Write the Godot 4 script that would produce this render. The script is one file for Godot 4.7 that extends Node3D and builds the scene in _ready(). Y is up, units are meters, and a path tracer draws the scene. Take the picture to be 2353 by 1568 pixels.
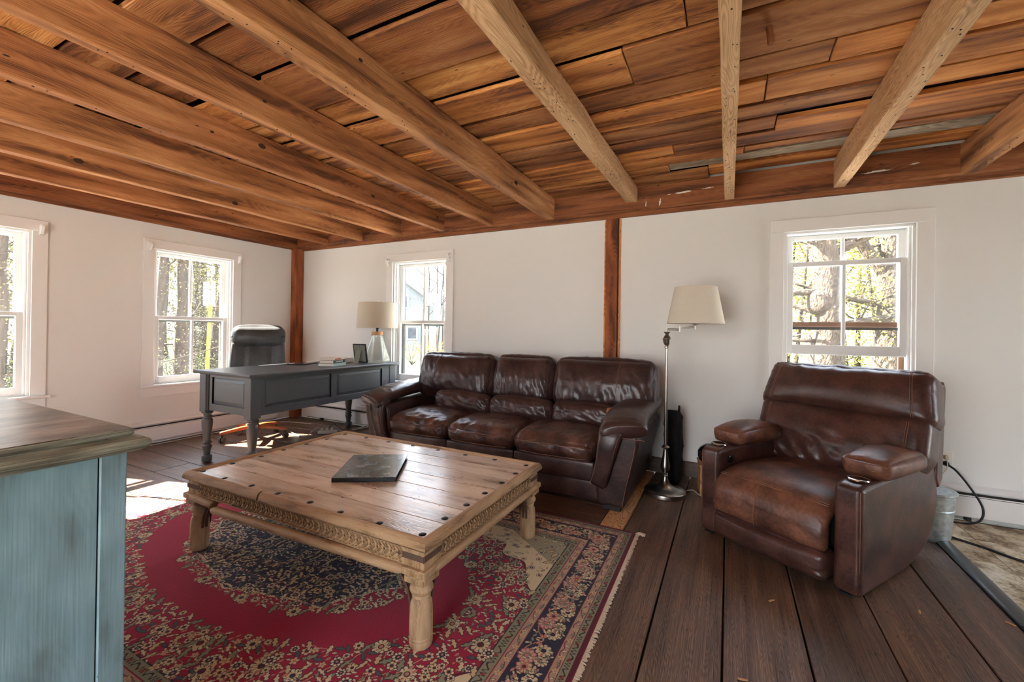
extends Node3D

# ---------------------------------------------------------------- state
var rng := RandomNumberGenerator.new()
var M := {}
var taken := {}
var box_cache := {}

# ---------------------------------------------------------------- naming and tagging
func numbered(called: String) -> String:
	if not taken.has(called):
		taken[called] = 0
		return called
	taken[called] += 1
	return "%s_%03d" % [called, taken[called]]

func tag(o: Node, label: String, category := "", group := "", kind := "") -> void:
	o.set_meta("label", label)
	if category != "":
		o.set_meta("category", category)
	if group != "":
		o.set_meta("group", group)
	if kind != "":
		o.set_meta("kind", kind)

func thing(called: String, label: String, category: String, at := Vector3.ZERO, turn := 0.0, group := "") -> Node3D:
	var o := Node3D.new()
	o.name = numbered(called)
	add_child(o)
	o.position = at
	o.rotation.y = turn
	tag(o, label, category, group)
	return o

func setting(called: String, label := "", at := Vector3.ZERO, turn := 0.0) -> Node3D:
	var o := Node3D.new()
	o.name = numbered(called)
	add_child(o)
	o.position = at
	o.rotation.y = turn
	o.set_meta("kind", "structure")
	if label != "":
		o.set_meta("label", label)
	return o

func part(parent: Node3D, called: String, mesh: Mesh, m: Material, at := Vector3.ZERO, rot := Vector3.ZERO) -> MeshInstance3D:
	var o := MeshInstance3D.new()
	o.name = called
	o.mesh = mesh
	o.material_override = m
	parent.add_child(o, true)
	o.position = at
	o.rotation = rot
	return o

# a part whose mesh is modelled in room coordinates
func wpart(parent: Node3D, called: String, mesh: Mesh, m: Material) -> MeshInstance3D:
	return part(parent, called, mesh, m, -parent.position)

# ---------------------------------------------------------------- geometry collector
class Geo:
	var v := PackedVector3Array()
	var n := PackedVector3Array()
	var t := PackedVector2Array()
	var i := PackedInt32Array()

	func poly(pts: Array, uvs: Array, out: Vector3) -> void:
		var b := v.size()
		var c: Vector3 = (pts[1] - pts[0]).cross(pts[2] - pts[0])
		var nn := out.normalized()
		for k in pts.size():
			v.append(pts[k])
			n.append(nn)
			t.append(uvs[k])
		for k in range(1, pts.size() - 1):
			if c.dot(out) > 0.0:
				i.append_array([b, b + k + 1, b + k])
			else:
				i.append_array([b, b + k, b + k + 1])

	# smooth indexed surface: normals summed over shared positions
	func smooth(pts: PackedVector3Array, uvs: PackedVector2Array, idx: PackedInt32Array) -> void:
		var b := v.size()
		var acc := {}
		var keys := []
		for p in pts:
			keys.append(Vector3i((p * 20000.0).round()))
		for k in range(0, idx.size(), 3):
			var p0 := pts[idx[k]]
			var fn := (pts[idx[k + 2]] - p0).cross(pts[idx[k + 1]] - p0)
			for j in 3:
				var key: Vector3i = keys[idx[k + j]]
				acc[key] = acc.get(key, Vector3.ZERO) + fn
		for k in pts.size():
			v.append(pts[k])
			var s: Vector3 = acc.get(keys[k], Vector3.UP)
			n.append(s.normalized() if s.length() > 1e-12 else Vector3.UP)
			t.append(uvs[k])
		for k in idx:
			i.append(b + k)

	func mesh() -> ArrayMesh:
		var a := []
		a.resize(Mesh.ARRAY_MAX)
		a[Mesh.ARRAY_VERTEX] = v
		a[Mesh.ARRAY_NORMAL] = n
		a[Mesh.ARRAY_TEX_UV] = t
		a[Mesh.ARRAY_INDEX] = i
		var m := ArrayMesh.new()
		m.add_surface_from_arrays(Mesh.PRIMITIVE_TRIANGLES, a)
		return m

# uv of a point on a face: v runs along the grain axis, both in metres
func guv(p: Vector3, nrm: Vector3, grain: int, off: Vector2) -> Vector2:
	var a := nrm.abs()
	var f := 0 if a.x >= a.y and a.x >= a.z else (1 if a.y >= a.z else 2)
	var others := [0, 1, 2]
	others.erase(f)
	var g := grain
	if g == f:
		g = others[1]
	others.erase(g)
	return Vector2(p[others[0]] + f * 0.37, p[g]) + off

# chamfered box added to a collector; ends may be shifted to slant it
func add_box(g: Geo, c: Vector3, s: Vector3, bev := 0.003, grain := 1, off := Vector2.ZERO, basis := Basis()) -> void:
	var h := s * 0.5
	var bb: float = min(bev, min(h.x, min(h.y, h.z)) * 0.9)
	var emit := func(pts: Array, out: Vector3):
		var uvs := []
		var q := []
		for p in pts:
			uvs.append(guv(p, out, grain, off))
			q.append(c + basis * p)
		g.poly(q, uvs, basis * out)
	for ax in 3:
		var u := (ax + 1) % 3
		var w := (ax + 2) % 3
		for sg in [-1.0, 1.0]:
			var pts := []
			for k in [[-1, -1], [1, -1], [1, 1], [-1, 1]]:
				var p := Vector3.ZERO
				p[ax] = sg * h[ax]
				p[u] = k[0] * (h[u] - bb)
				p[w] = k[1] * (h[w] - bb)
				pts.append(p)
			var nn := Vector3.ZERO
			nn[ax] = sg
			emit.call(pts, nn)
		if bb > 0.0:
			for s1 in [-1.0, 1.0]:
				for s2 in [-1.0, 1.0]:
					var pts := []
					for k in [[-1, 0], [1, 0], [1, 1], [-1, 1]]:
						var p := Vector3.ZERO
						p[ax] = k[0] * (h[ax] - bb)
						p[u] = s1 * (h[u] - (bb if k[1] == 1 else 0.0))
						p[w] = s2 * (h[w] - (bb if k[1] == 0 else 0.0))
						pts.append(p)
					var nn := Vector3.ZERO
					nn[u] = s1 * 1.001
					nn[w] = s2
					emit.call(pts, nn)
	if bb > 0.0:
		for sx in [-1.0, 1.0]:
			for sy in [-1.0, 1.0]:
				for sz in [-1.0, 1.0]:
					var q := Vector3(sx, sy, sz)
					var a := Vector3(sx * h.x, sy * (h.y - bb), sz * (h.z - bb))
					var b := Vector3(sx * (h.x - bb), sy * h.y, sz * (h.z - bb))
					var d := Vector3(sx * (h.x - bb), sy * (h.y - bb), sz * h.z)
					emit.call([a, b, d], q)

func box(s: Vector3, bev := 0.003, grain := 1, off := Vector2.ZERO) -> ArrayMesh:
	var key := [s, bev, grain, off]
	if not box_cache.has(key):
		var g := Geo.new()
		add_box(g, Vector3.ZERO, s, bev, grain, off)
		box_cache[key] = g.mesh()
	return box_cache[key]

func roff() -> Vector2:
	return Vector2(rng.randf() * 3.0, rng.randf() * 9.0)

# rings of equal length joined into a smooth skin, capped at both ends
func add_loft(g: Geo, rings: Array, cap := true, sharp_caps := true, vscale := 1.0, v0 := 0.0, _y := 0.0, whole = null, swap := false) -> void:
	var pts := PackedVector3Array()
	var uvs := PackedVector2Array()
	var idx := PackedInt32Array()
	var m: int = rings[0].size()
	var vv := v0
	for r in rings.size():
		if r > 0:
			vv += (rings[r][0] as Vector3).distance_to(rings[r - 1][0])
		var uu := 0.0
		for k in m + 1:
			var p: Vector3 = rings[r][k % m]
			if k > 0:
				uu += p.distance_to(rings[r][k - 1])
			pts.append(p)
			uvs.append(Vector2(vv, uu) if swap else Vector2(uu, vv * vscale))
	# orientation: outward from the middle of the first ring pair
	var full: Array = rings if whole == null else whole
	var vol := 0.0
	var o0: Vector3 = full[0][0]
	for r in full.size() - 1:
		for k in m:
			var a: Vector3 = full[r][k] - o0
			var b: Vector3 = full[r][(k + 1) % m] - o0
			var c: Vector3 = full[r + 1][k] - o0
			var d: Vector3 = full[r + 1][(k + 1) % m] - o0
			vol += b.cross(c).dot(a) + c.cross(b).dot(d)
	for e in 2:
		var cr: Array = full[0] if e == 0 else full[-1]
		for k in range(1, m - 1):
			var a: Vector3 = cr[0] - o0
			var b: Vector3 = cr[k] - o0
			var c: Vector3 = cr[k + 1] - o0
			vol += b.cross(c).dot(a) * (-1.0 if e == 0 else 1.0)
	for r in rings.size() - 1:
		for k in m:
			var a := r * (m + 1) + k
			var b := a + 1
			var c := a + m + 1
			var d := c + 1
			if vol > 0.0:
				idx.append_array([a, c, b, b, c, d])
			else:
				idx.append_array([a, b, c, b, d, c])
	if cap and not sharp_caps:
		for e in 2:
			var ring: Array = rings[0] if e == 0 else rings[-1]
			var cc := Vector3.ZERO
			for p in ring:
				cc += p
			var ci := pts.size()
			pts.append(cc / m)
			uvs.append(Vector2.ZERO)
			var base := 0 if e == 0 else (rings.size() - 1) * (m + 1)
			for k in m:
				if (vol > 0.0) == (e == 0):
					idx.append_array([ci, base + k, base + k + 1])
				else:
					idx.append_array([ci, base + k + 1, base + k])
	g.smooth(pts, uvs, idx)
	if cap and sharp_caps:
		for e in 2:
			var ring: Array = Array(rings[0] if e == 0 else rings[-1])
			var near: Array = Array(rings[1] if e == 0 else rings[-2])
			var out := Vector3.ZERO
			for k in m:
				out += ring[k] - near[k]
			var c1 := Vector3.ZERO
			for p in ring:
				c1 += p
			c1 /= m
			# area normal
			var an := Vector3.ZERO
			for k in m:
				an += (ring[k] - c1).cross(ring[(k + 1) % m] - c1)
			if an.dot(out) < 0.0:
				an = -an
			if an.length() < 1e-10:
				continue
			for k in m:
				var a: Vector3 = ring[k]
				var b: Vector3 = ring[(k + 1) % m]
				g.poly([c1, a, b], [Vector2.ZERO, Vector2(a.x + a.y, a.z), Vector2(b.x + b.y, b.z)], an)

func loft(rings: Array, cap := true, sharp := true, swap := false) -> ArrayMesh:
	var g := Geo.new()
	add_loft(g, rings, cap, sharp, 1.0, 0.0, 0.0, null, swap)
	return g.mesh()

# lathe round the y axis; profile is [radius, y] pairs from bottom to top
func add_lathe(g: Geo, prof: Array, seg := 20, at := Vector3.ZERO, basis := Basis()) -> void:
	var rings := []
	for p in prof:
		var ring := []
		for k in seg:
			var a := TAU * k / seg
			ring.append(at + basis * Vector3(cos(a) * max(p[0], 0.0004), p[1], sin(a) * max(p[0], 0.0004)))
		rings.append(ring)
	# smooth stretches of the outline are skinned apart so that sharp turns stay crisp
	var start := 0
	for k in range(1, prof.size()):
		var last := k == prof.size() - 1
		var turn := 0.0
		if not last:
			var d0 := Vector2(prof[k][0] - prof[k - 1][0], prof[k][1] - prof[k - 1][1])
			var d1 := Vector2(prof[k + 1][0] - prof[k][0], prof[k + 1][1] - prof[k][1])
			turn = absf(d0.angle_to(d1))
		if last or turn > 0.85:
			add_loft(g, rings.slice(start, k + 1), false, true, 1.0, start * 0.003, at.y + basis.y.y * 0.0, rings)
			start = k
	for e in 2:
		var ring: Array = rings[0] if e == 0 else rings[-1]
		var c := at + basis * Vector3(0, prof[0 if e == 0 else -1][1], 0)
		var out := basis * Vector3(0, -1.0 if e == 0 else 1.0, 0)
		if prof[0][1] > prof[-1][1]:
			out = -out
		for k in seg:
			g.poly([c, ring[k], ring[(k + 1) % seg]], [Vector2.ZERO, Vector2(0.01, 0), Vector2(0, 0.01)], out)

func lathe(prof: Array, seg := 20) -> ArrayMesh:
	var g := Geo.new()
	add_lathe(g, prof, seg)
	return g.mesh()

# sweep a superellipse along a path; wide = half width along "side", tall = half height
func sweep_rings(path: Array, wide: Array, tall: Array, side: Vector3, ex := 2.0, seg := 16) -> Array:
	var rings := []
	var n := path.size()
	for k in n:
		var tg: Vector3 = (path[min(k + 1, n - 1)] - path[max(k - 1, 0)]).normalized()
		var sd := (side - tg * side.dot(tg)).normalized()
		var up := tg.cross(sd).normalized()
		var ring := []
		for j in seg:
			var a := TAU * j / seg
			var cx := signf(cos(a)) * pow(absf(cos(a)), 2.0 / ex)
			var cy := signf(sin(a)) * pow(absf(sin(a)), 2.0 / ex)
			ring.append(path[k] + sd * cx * wide[k] + up * cy * tall[k])
		rings.append(ring)
	return rings

func spline(pts: Array, steps := 8) -> Array:
	var out := []
	var n := pts.size()
	for k in n - 1:
		var p0: Vector3 = pts[max(k - 1, 0)]
		var p1: Vector3 = pts[k]
		var p2: Vector3 = pts[k + 1]
		var p3: Vector3 = pts[min(k + 2, n - 1)]
		for s in steps:
			var u := float(s) / steps
			out.append(0.5 * (2.0 * p1 + (p2 - p0) * u + (2.0 * p0 - 5.0 * p1 + 4.0 * p2 - p3) * u * u + (3.0 * p1 - p0 - 3.0 * p2 + p3) * u * u * u))
	out.append(pts[n - 1])
	return out

func add_tube(g: Geo, path: Array, r0: float, r1 := -1.0, seg := 8) -> void:
	var w := []
	for k in path.size():
		w.append(lerpf(r0, r0 if r1 < 0.0 else r1, float(k) / (path.size() - 1)))
	var d: Vector3 = (path[-1] - path[0]).normalized()
	var side := Vector3(0.31, 0.2, 0.93)
	if absf(d.dot(side.normalized())) > 0.9:
		side = Vector3(0.9, -0.3, 0.1)
	add_loft(g, sweep_rings(path, w, w, side, 2.0, seg), true, false)

func tube(path: Array, r0: float, r1 := -1.0, seg := 8) -> ArrayMesh:
	var g := Geo.new()
	add_tube(g, path, r0, r1, seg)
	return g.mesh()

# stuffed rounded box: half sizes h, edge radius r, puff per axis, shape(p in -1..1, pos) -> pos
func add_cushion(g: Geo, at: Vector3, h: Vector3, r: float, puff: Vector3, n := 14, shape = null, basis := Basis()) -> void:
	var grid := []
	for k in n + 1:
		var u := -1.0 + 2.0 * k / n
		grid.append(sin(u * PI * 0.5) * 0.55 + u * 0.45)
	var pts := PackedVector3Array()
	var uvs := PackedVector2Array()
	var idx := PackedInt32Array()
	for ax in 3:
		var ua := (ax + 1) % 3
		var wa := (ax + 2) % 3
		for sg in [-1.0, 1.0]:
			var b := pts.size()
			for a in n + 1:
				for c in n + 1:
					var p := Vector3.ZERO
					p[ax] = sg
					p[ua] = grid[a]
					p[wa] = grid[c]
					var q := p * h
					var inner := q.clamp(-(h - Vector3.ONE * r), h - Vector3.ONE * r)
					var d := q - inner
					var pos := inner + (d.normalized() * r if d.length() > 1e-6 else Vector3.ZERO)
					var bl := Vector3((1 - p.y * p.y) * (1 - p.z * p.z) * p.x, (1 - p.x * p.x) * (1 - p.z * p.z) * p.y, (1 - p.x * p.x) * (1 - p.y * p.y) * p.z)
					pos += bl * puff
					if shape != null:
						pos = shape.call(p, pos)
					pts.append(at + basis * pos)
					uvs.append(Vector2(q[ua], q[wa]))
			for a in n:
				for c in n:
					var i0 := b + a * (n + 1) + c
					var i1 := i0 + 1
					var i2 := i0 + n + 1
					var i3 := i2 + 1
					if sg > 0.0:
						idx.append_array([i0, i1, i2, i1, i3, i2])
					else:
						idx.append_array([i0, i2, i1, i1, i2, i3])
	g.smooth(pts, uvs, idx)

func cushion(h: Vector3, r: float, puff: Vector3, n := 14, shape = null) -> ArrayMesh:
	var g := Geo.new()
	add_cushion(g, Vector3.ZERO, h, r, puff, n, shape)
	return g.mesh()

# outline in a plane pushed along an axis with softened rims; outline points are Vector2
func add_slab(g: Geo, outline: Array, to3: Callable, d0: float, d1: float, r: float, steps := 4, bulge := 0.0) -> void:
	var m := outline.size()
	var area := 0.0
	for k in m:
		area += (outline[k] as Vector2).cross(outline[(k + 1) % m])
	var nrm := []
	for k in m:
		var a: Vector2 = outline[(k - 1 + m) % m]
		var b: Vector2 = outline[(k + 1) % m]
		var tg := (b - a).normalized()
		nrm.append(Vector2(tg.y, -tg.x) * (1.0 if area > 0.0 else -1.0))
	var list := []
	for s in steps + 1:
		var a := PI * 0.5 * s / steps
		list.append([d0 + signf(d1 - d0) * r * (1.0 - cos(a)), r * (1.0 - sin(a))])
	for s in steps + 1:
		var a := PI * 0.5 * s / steps
		list.append([d1 - signf(d1 - d0) * r * (1.0 - sin(a)), r * (1.0 - cos(a))])
	var rr := []
	for e in list:
		var ring := []
		for k in m:
			var p: Vector2 = outline[k] - nrm[k] * e[1]
			ring.append(to3.call(p, e[0]))
		rr.append(ring)
	add_loft(g, rr, true, bulge == 0.0)

func curve2(pts: Array, steps := 6) -> Array:
	var q := []
	for p in pts:
		q.append(Vector3(p.x, p.y, 0))
	var out := []
	for p in spline(q, steps):
		out.append(Vector2(p.x, p.y))
	return out

func closed2(pts: Array, steps := 5) -> Array:
	var n := pts.size()
	var out := []
	for k in n:
		var p0: Vector2 = pts[(k - 1 + n) % n]
		var p1: Vector2 = pts[k]
		var p2: Vector2 = pts[(k + 1) % n]
		var p3: Vector2 = pts[(k + 2) % n]
		for s in steps:
			var u := float(s) / steps
			out.append(0.5 * (2.0 * p1 + (p2 - p0) * u + (2.0 * p0 - 5.0 * p1 + 4.0 * p2 - p3) * u * u + (3.0 * p1 - p0 - 3.0 * p2 + p3) * u * u * u))
	return out

# ---------------------------------------------------------------- noise and textures
func fnl(seed_: int, freq: float, octaves := 3, kind := FastNoiseLite.TYPE_SIMPLEX_SMOOTH) -> FastNoiseLite:
	var f := FastNoiseLite.new()
	f.seed = seed_
	f.noise_type = kind
	f.frequency = freq
	f.fractal_octaves = octaves
	f.fractal_type = FastNoiseLite.FRACTAL_FBM if octaves > 1 else FastNoiseLite.FRACTAL_NONE
	return f

func bytes_of(f: FastNoiseLite, w: int, h: int, stretch := 1) -> PackedByteArray:
	var im := f.get_seamless_image(w, maxi(h / stretch, 4), false, false, 0.1)
	im.convert(Image.FORMAT_L8)
	if stretch > 1:
		im.resize(w, h, Image.INTERPOLATE_CUBIC)
	return im.get_data()

func ramp(cols: Array) -> PackedByteArray:
	var out := PackedByteArray()
	for k in 256:
		var u := k / 255.0 * (cols.size() - 1)
		var a := mini(int(u), cols.size() - 2)
		var c: Color = (cols[a] as Color).lerp(cols[a + 1], u - a)
		out.append_array([c.r8, c.g8, c.b8])
	return out

func tex(im: Image) -> ImageTexture:
	return ImageTexture.create_from_image(im)

# streaked, ringed wood: [colour texture, height texture]
func wood_tex(seed_: int, cols: Array, ring_w: float, fibre_w: float, blot_w: float, ring_f := 0.006, specks := 0, size := 512) -> Array:
	var rn := fnl(seed_, ring_f, 1)
	rn.fractal_type = FastNoiseLite.FRACTAL_PING_PONG
	rn.fractal_ping_pong_strength = 7.0
	var a := bytes_of(rn, size, size)
	var b := bytes_of(fnl(seed_ + 1, 0.16, 3), size, size, 16)
	var b2 := bytes_of(fnl(seed_ + 4, 0.06, 2), size, size, 8)
	var c := bytes_of(fnl(seed_ + 2, 0.007, 3), size, size)
	var pal := ramp(cols)
	var out := PackedByteArray()
	out.resize(size * size * 3)
	var hgt := PackedByteArray()
	hgt.resize(size * size)
	var wsum := ring_w + fibre_w + blot_w
	for k in size * size:
		var val := (a[k] * ring_w + (b[k] * 0.6 + b2[k] * 0.4) * fibre_w + c[k] * blot_w) / wsum
		var t := clampi(int((val - 128.0) * 1.7 + 128.0), 0, 255)
		out[k * 3] = pal[t * 3]
		out[k * 3 + 1] = pal[t * 3 + 1]
		out[k * 3 + 2] = pal[t * 3 + 2]
		hgt[k] = clampi(int(a[k] * 0.4 + b[k] * 0.6), 0, 255)
	var im := Image.create_from_data(size, size, false, Image.FORMAT_RGB8, out)
	var r2 := RandomNumberGenerator.new()
	r2.seed = seed_ + 77
	for s in specks:
		var p := Vector2i(r2.randi() % size, r2.randi() % size)
		im.fill_rect(Rect2i(p, Vector2i(5 + r2.randi() % 4, 2)), Color(cols[0]).darkened(0.55))
	return [tex(im), tex(Image.create_from_data(size, size, false, Image.FORMAT_L8, hgt))]

func mottle_tex(seed_: int, cols: Array, f1: float, f2: float, w2 := 0.4, gain := 1.6, size := 512) -> ImageTexture:
	var a := bytes_of(fnl(seed_, f1, 4), size, size)
	var b := bytes_of(fnl(seed_ + 9, f2, 3), size, size)
	var pal := ramp(cols)
	var out := PackedByteArray()
	out.resize(size * size * 3)
	for k in size * size:
		var val := a[k] * (1.0 - w2) + b[k] * w2
		var t := clampi(int((val - 128.0) * gain + 128.0), 0, 255)
		out[k * 3] = pal[t * 3]
		out[k * 3 + 1] = pal[t * 3 + 1]
		out[k * 3 + 2] = pal[t * 3 + 2]
	return tex(Image.create_from_data(size, size, false, Image.FORMAT_RGB8, out))

func height_tex(seed_: int, freq: float, octaves := 3, kind := FastNoiseLite.TYPE_SIMPLEX_SMOOTH, size := 512) -> ImageTexture:
	var im := fnl(seed_, freq, octaves, kind).get_seamless_image(size, size, false, false, 0.1)
	im.convert(Image.FORMAT_L8)
	return tex(im)

func mat(c: Color, rough := 0.6, metal := 0.0, spec := 0.5) -> StandardMaterial3D:
	var m := StandardMaterial3D.new()
	m.albedo_color = c
	m.roughness = rough
	m.metallic = metal
	m.metallic_specular = spec
	return m

func textured(t: Array, uv: Vector2, rough: float, bump := 0.1, tint := Color.WHITE) -> StandardMaterial3D:
	var m := mat(tint, rough)
	m.albedo_texture = t[0]
	m.uv1_scale = Vector3(uv.x, uv.y, 1)
	if t.size() > 1 and bump > 0.0:
		m.heightmap_enabled = true
		m.heightmap_texture = t[1]
		m.heightmap_scale = bump
	return m

func tinted(m: StandardMaterial3D, c: Color) -> StandardMaterial3D:
	var d: StandardMaterial3D = m.duplicate()
	d.albedo_color = c
	return d

# ---------------------------------------------------------------- build
func _ready() -> void:
	rng.seed = 20251
	# camera: 982 px focal length on a 2353 x 1568 frame, lens shifted 28 px
	var cam := Camera3D.new()
	cam.name = "camera"
	add_child(cam)
	cam.projection = Camera3D.PROJECTION_FRUSTUM
	cam.near = 0.05
	cam.far = 300.0
	cam.keep_aspect = Camera3D.KEEP_HEIGHT
	cam.size = 1568.0 / 982.1 * 0.05
	cam.frustum_offset = Vector2(0, -28.4 / 982.1 * 0.05)
	cam.position = Vector3(0, 1.15, 0)
	cam.rotation_order = EULER_ORDER_YXZ
	cam.rotation = Vector3(0.00322841, 0.469359775, 0.01433607)
	cam.current = true
	# sky, sun, exposure
	var env := Environment.new()
	var sky := Sky.new()
	var sm := ProceduralSkyMaterial.new()
	sm.sky_top_color = Color(0.76, 0.82, 0.9)
	sm.sky_horizon_color = Color(0.96, 0.96, 0.95)
	sm.sky_curve = 0.2
	sm.ground_bottom_color = Color(0.32, 0.33, 0.26)
	sm.ground_horizon_color = Color(0.75, 0.77, 0.74)
	sm.sun_angle_max = 1.0
	sm.energy_multiplier = SKY
	sky.sky_material = sm
	env.background_mode = Environment.BG_SKY
	env.sky = sky
	env.tonemap_mode = Environment.TONE_MAPPER_LINEAR
	env.tonemap_exposure = EXPOSURE
	env.sdfgi_enabled = true
	env.ssao_enabled = true
	env.ssil_enabled = true
	var we := WorldEnvironment.new()
	we.name = "world_environment"
	we.environment = env
	add_child(we)
	var sun := DirectionalLight3D.new()
	sun.name = "sun"
	add_child(sun)
	sun.light_energy = SUN
	sun.light_color = Color(1.0, 0.95, 0.88)
	sun.light_angular_distance = 0.6
	sun.shadow_enabled = true
	sun.look_at_from_position(Vector3.ZERO, Vector3(1.0, -0.9, -0.3), Vector3.UP)
	make_materials()
	build_shell()
	build_rug()
	build_table()
	build_sofa()
	build_recliner()
	build_cabinet()
	build_desk()
	build_office_chair()
	build_desk_things()
	build_floor_lamp()
	build_fittings()
	build_outdoors()

const SKY := 9.0
const SUN := 20.0
const EXPOSURE := 1.6

# ---------------------------------------------------------------- materials
func c8(r: int, g: int, b: int) -> Color:
	return Color(r / 255.0, g / 255.0, b / 255.0)

func leather(seed_: int, cols: Array, rough: float) -> StandardMaterial3D:
	var m := mat(Color.WHITE, rough, 0.0, 0.5)
	m.albedo_texture = mottle_tex(seed_, cols, 0.006, 0.05, 0.35, 2.0, 512)
	m.heightmap_enabled = true
	m.heightmap_texture = height_tex(seed_ + 3, 0.09, 3, FastNoiseLite.TYPE_CELLULAR, 512)
	m.heightmap_scale = 0.04
	m.uv1_triplanar = true
	m.uv1_scale = Vector3(1.8, 1.8, 1.8)
	return m

func make_materials() -> void:
	# plaster and paint
	M.wall = mat(c8(230, 230, 227), 0.85)
	M.wall.heightmap_enabled = true
	M.wall.heightmap_texture = height_tex(5, 0.06, 3)
	M.wall.heightmap_scale = 0.03
	M.wall.uv1_triplanar = true
	M.wall.uv1_scale = Vector3(3, 3, 3)
	M.trim = mat(c8(238, 238, 236), 0.35)
	M.sash = mat(c8(232, 233, 232), 0.4)
	M.heater = mat(c8(236, 234, 232), 0.35)
	M.slot = mat(c8(40, 36, 30), 0.7)
	M.storm = mat(c8(52, 54, 52), 0.45, 0.3)
	M.storm_brown = mat(c8(120, 82, 56), 0.6)
	M.glass = mat(Color(1, 1, 1, 0.012), 0.02)
	M.glass.transparency = BaseMaterial3D.TRANSPARENCY_ALPHA
	M.plate = mat(c8(230, 228, 222), 0.35)
	M.black = mat(c8(18, 18, 19), 0.55)
	M.black_gloss = mat(c8(14, 14, 15), 0.25)
	M.black_cloth = mat(c8(12, 12, 14), 0.95)
	# floor
	var ft := wood_tex(11, [c8(50, 37, 30), c8(94, 72, 58), c8(122, 96, 78), c8(156, 128, 106)], 0.4, 0.9, 0.6, 0.018, 26)
	M.floor = []
	for tone in [c8(236, 228, 222), c8(255, 250, 246), c8(214, 206, 200), c8(246, 232, 220), c8(224, 222, 222)]:
		M.floor.append(textured(ft, Vector2(3.6, 0.3), 0.42, 0.14, tone))
	var pt := wood_tex(13, [c8(168, 116, 72), c8(208, 160, 110), c8(224, 180, 132)], 1.2, 0.5, 0.2, 0.009, 4)
	M.pine = textured(pt, Vector2(3.0, 0.6), 0.6, 0.06)
	M.pine_strip = tinted(M.pine, c8(255, 214, 160))
	# ceiling
	var ct := wood_tex(21, [c8(110, 72, 40), c8(178, 128, 76), c8(206, 158, 102), c8(226, 188, 138)], 0.3, 0.28, 1.2, 0.014, 10)
	M.board = []
	for tone in [c8(255, 238, 216), c8(214, 190, 172), c8(255, 218, 172), c8(186, 154, 130), c8(240, 206, 168), c8(206, 176, 148), c8(255, 230, 196)]:
		M.board.append(textured(ct, Vector2(2.4, 0.25), 0.8, 0.18, tone))
	M.board_grey = textured(wood_tex(22, [c8(108, 92, 74), c8(164, 148, 124), c8(200, 186, 162)], 0.5, 0.9, 0.6, 0.007, 8), Vector2(2.0, 0.4), 0.85, 0.15)
	M.deck = textured(ct, Vector2(2.0, 0.4), 0.9, 0.15, c8(84, 62, 48))
	var jt := wood_tex(23, [c8(108, 72, 44), c8(162, 116, 74), c8(190, 142, 98), c8(212, 170, 124)], 0.25, 0.3, 1.2, 0.012, 14)
	M.joist = []
	for tone in [c8(238, 212, 190), c8(250, 228, 206), c8(255, 242, 226)]:
		M.joist.append(textured(jt, Vector2(2.4, 0.22), 0.8, 0.2, tone))
	M.joist_tan = textured(wood_tex(24, [c8(160, 118, 78), c8(208, 166, 120), c8(228, 190, 146)], 0.7, 0.8, 0.7, 0.014, 16), Vector2(2.4, 0.3), 0.8, 0.2)
	M.beam = textured(jt, Vector2(2.4, 0.22), 0.8, 0.2, c8(200, 166, 144))
	M.post = textured(jt, Vector2(1.8, 0.4), 0.75, 0.15, c8(216, 164, 136))
	M.knot = mat(c8(62, 38, 24), 0.8)
	M.smear = mat(c8(226, 220, 210), 0.8)
	M.iron = mat(c8(58, 52, 50), 0.5, 0.75)
	M.rust = mat(c8(104, 82, 68), 0.65, 0.35)
	# table
	var tt := wood_tex(31, [c8(156, 136, 114), c8(216, 198, 176), c8(232, 218, 200), c8(242, 232, 218)], 0.25, 0.5, 1.2, 0.01, 18)
	M.table_top = []
	for tone in [c8(255, 250, 246), c8(240, 234, 230), c8(250, 240, 228), c8(232, 224, 216)]:
		M.table_top.append(textured(tt, Vector2(2.6, 0.5), 0.22, 0.04, tone))
	M.table = textured(tt, Vector2(5, 0.9), 0.6, 0.12, c8(208, 184, 154))
	M.table_leg = textured(tt, Vector2(5.0, 1.2), 0.55, 0.1, c8(214, 192, 164))
	# desk, chair
	M.desk = mat(c8(86, 90, 94), 0.4)
	M.desk.heightmap_enabled = true
	M.desk.heightmap_texture = ct[1]
	M.desk.heightmap_scale = 0.06
	M.desk.uv1_scale = Vector3(3, 0.6, 1)
	M.desk_line = mat(c8(150, 148, 132), 0.6)
	M.chair_leather = leather(41, [c8(48, 51, 54), c8(58, 62, 65), c8(70, 74, 76)], 0.42)
	M.chair_wood = textured(wood_tex(42, [c8(128, 62, 30), c8(176, 92, 48), c8(200, 116, 66)], 0.4, 0.8, 0.4), Vector2(4, 1), 0.35, 0.03)
	M.caster = mat(c8(92, 90, 88), 0.5)
	M.column = mat(c8(70, 70, 74), 0.4, 0.4)
	# sofa and recliner leather
	M.sofa = leather(51, [c8(44, 29, 28), c8(63, 43, 41), c8(81, 58, 55)], 0.33)
	M.sofa_seat = leather(52, [c8(54, 34, 30), c8(82, 55, 48), c8(120, 82, 68)], 0.34)
	M.sofa_edge = mat(c8(140, 100, 82), 0.7)
	M.rec = leather(53, [c8(50, 29, 26), c8(72, 45, 39), c8(92, 59, 50)], 0.34)
	M.rec_worn = leather(54, [c8(66, 38, 29), c8(98, 61, 46), c8(128, 84, 64)], 0.42)
	M.tan_leather = leather(55, [c8(96, 56, 30), c8(140, 86, 48), c8(168, 110, 64)], 0.6)
	M.feet = mat(c8(34, 24, 20), 0.5)
	# metals and lamps
	M.nickel = mat(c8(170, 164, 156), 0.28, 1.0)
	M.chrome = mat(c8(200, 200, 202), 0.15, 1.0)
	M.zinc = mat(Color.WHITE, 0.4, 0.8)
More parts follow.
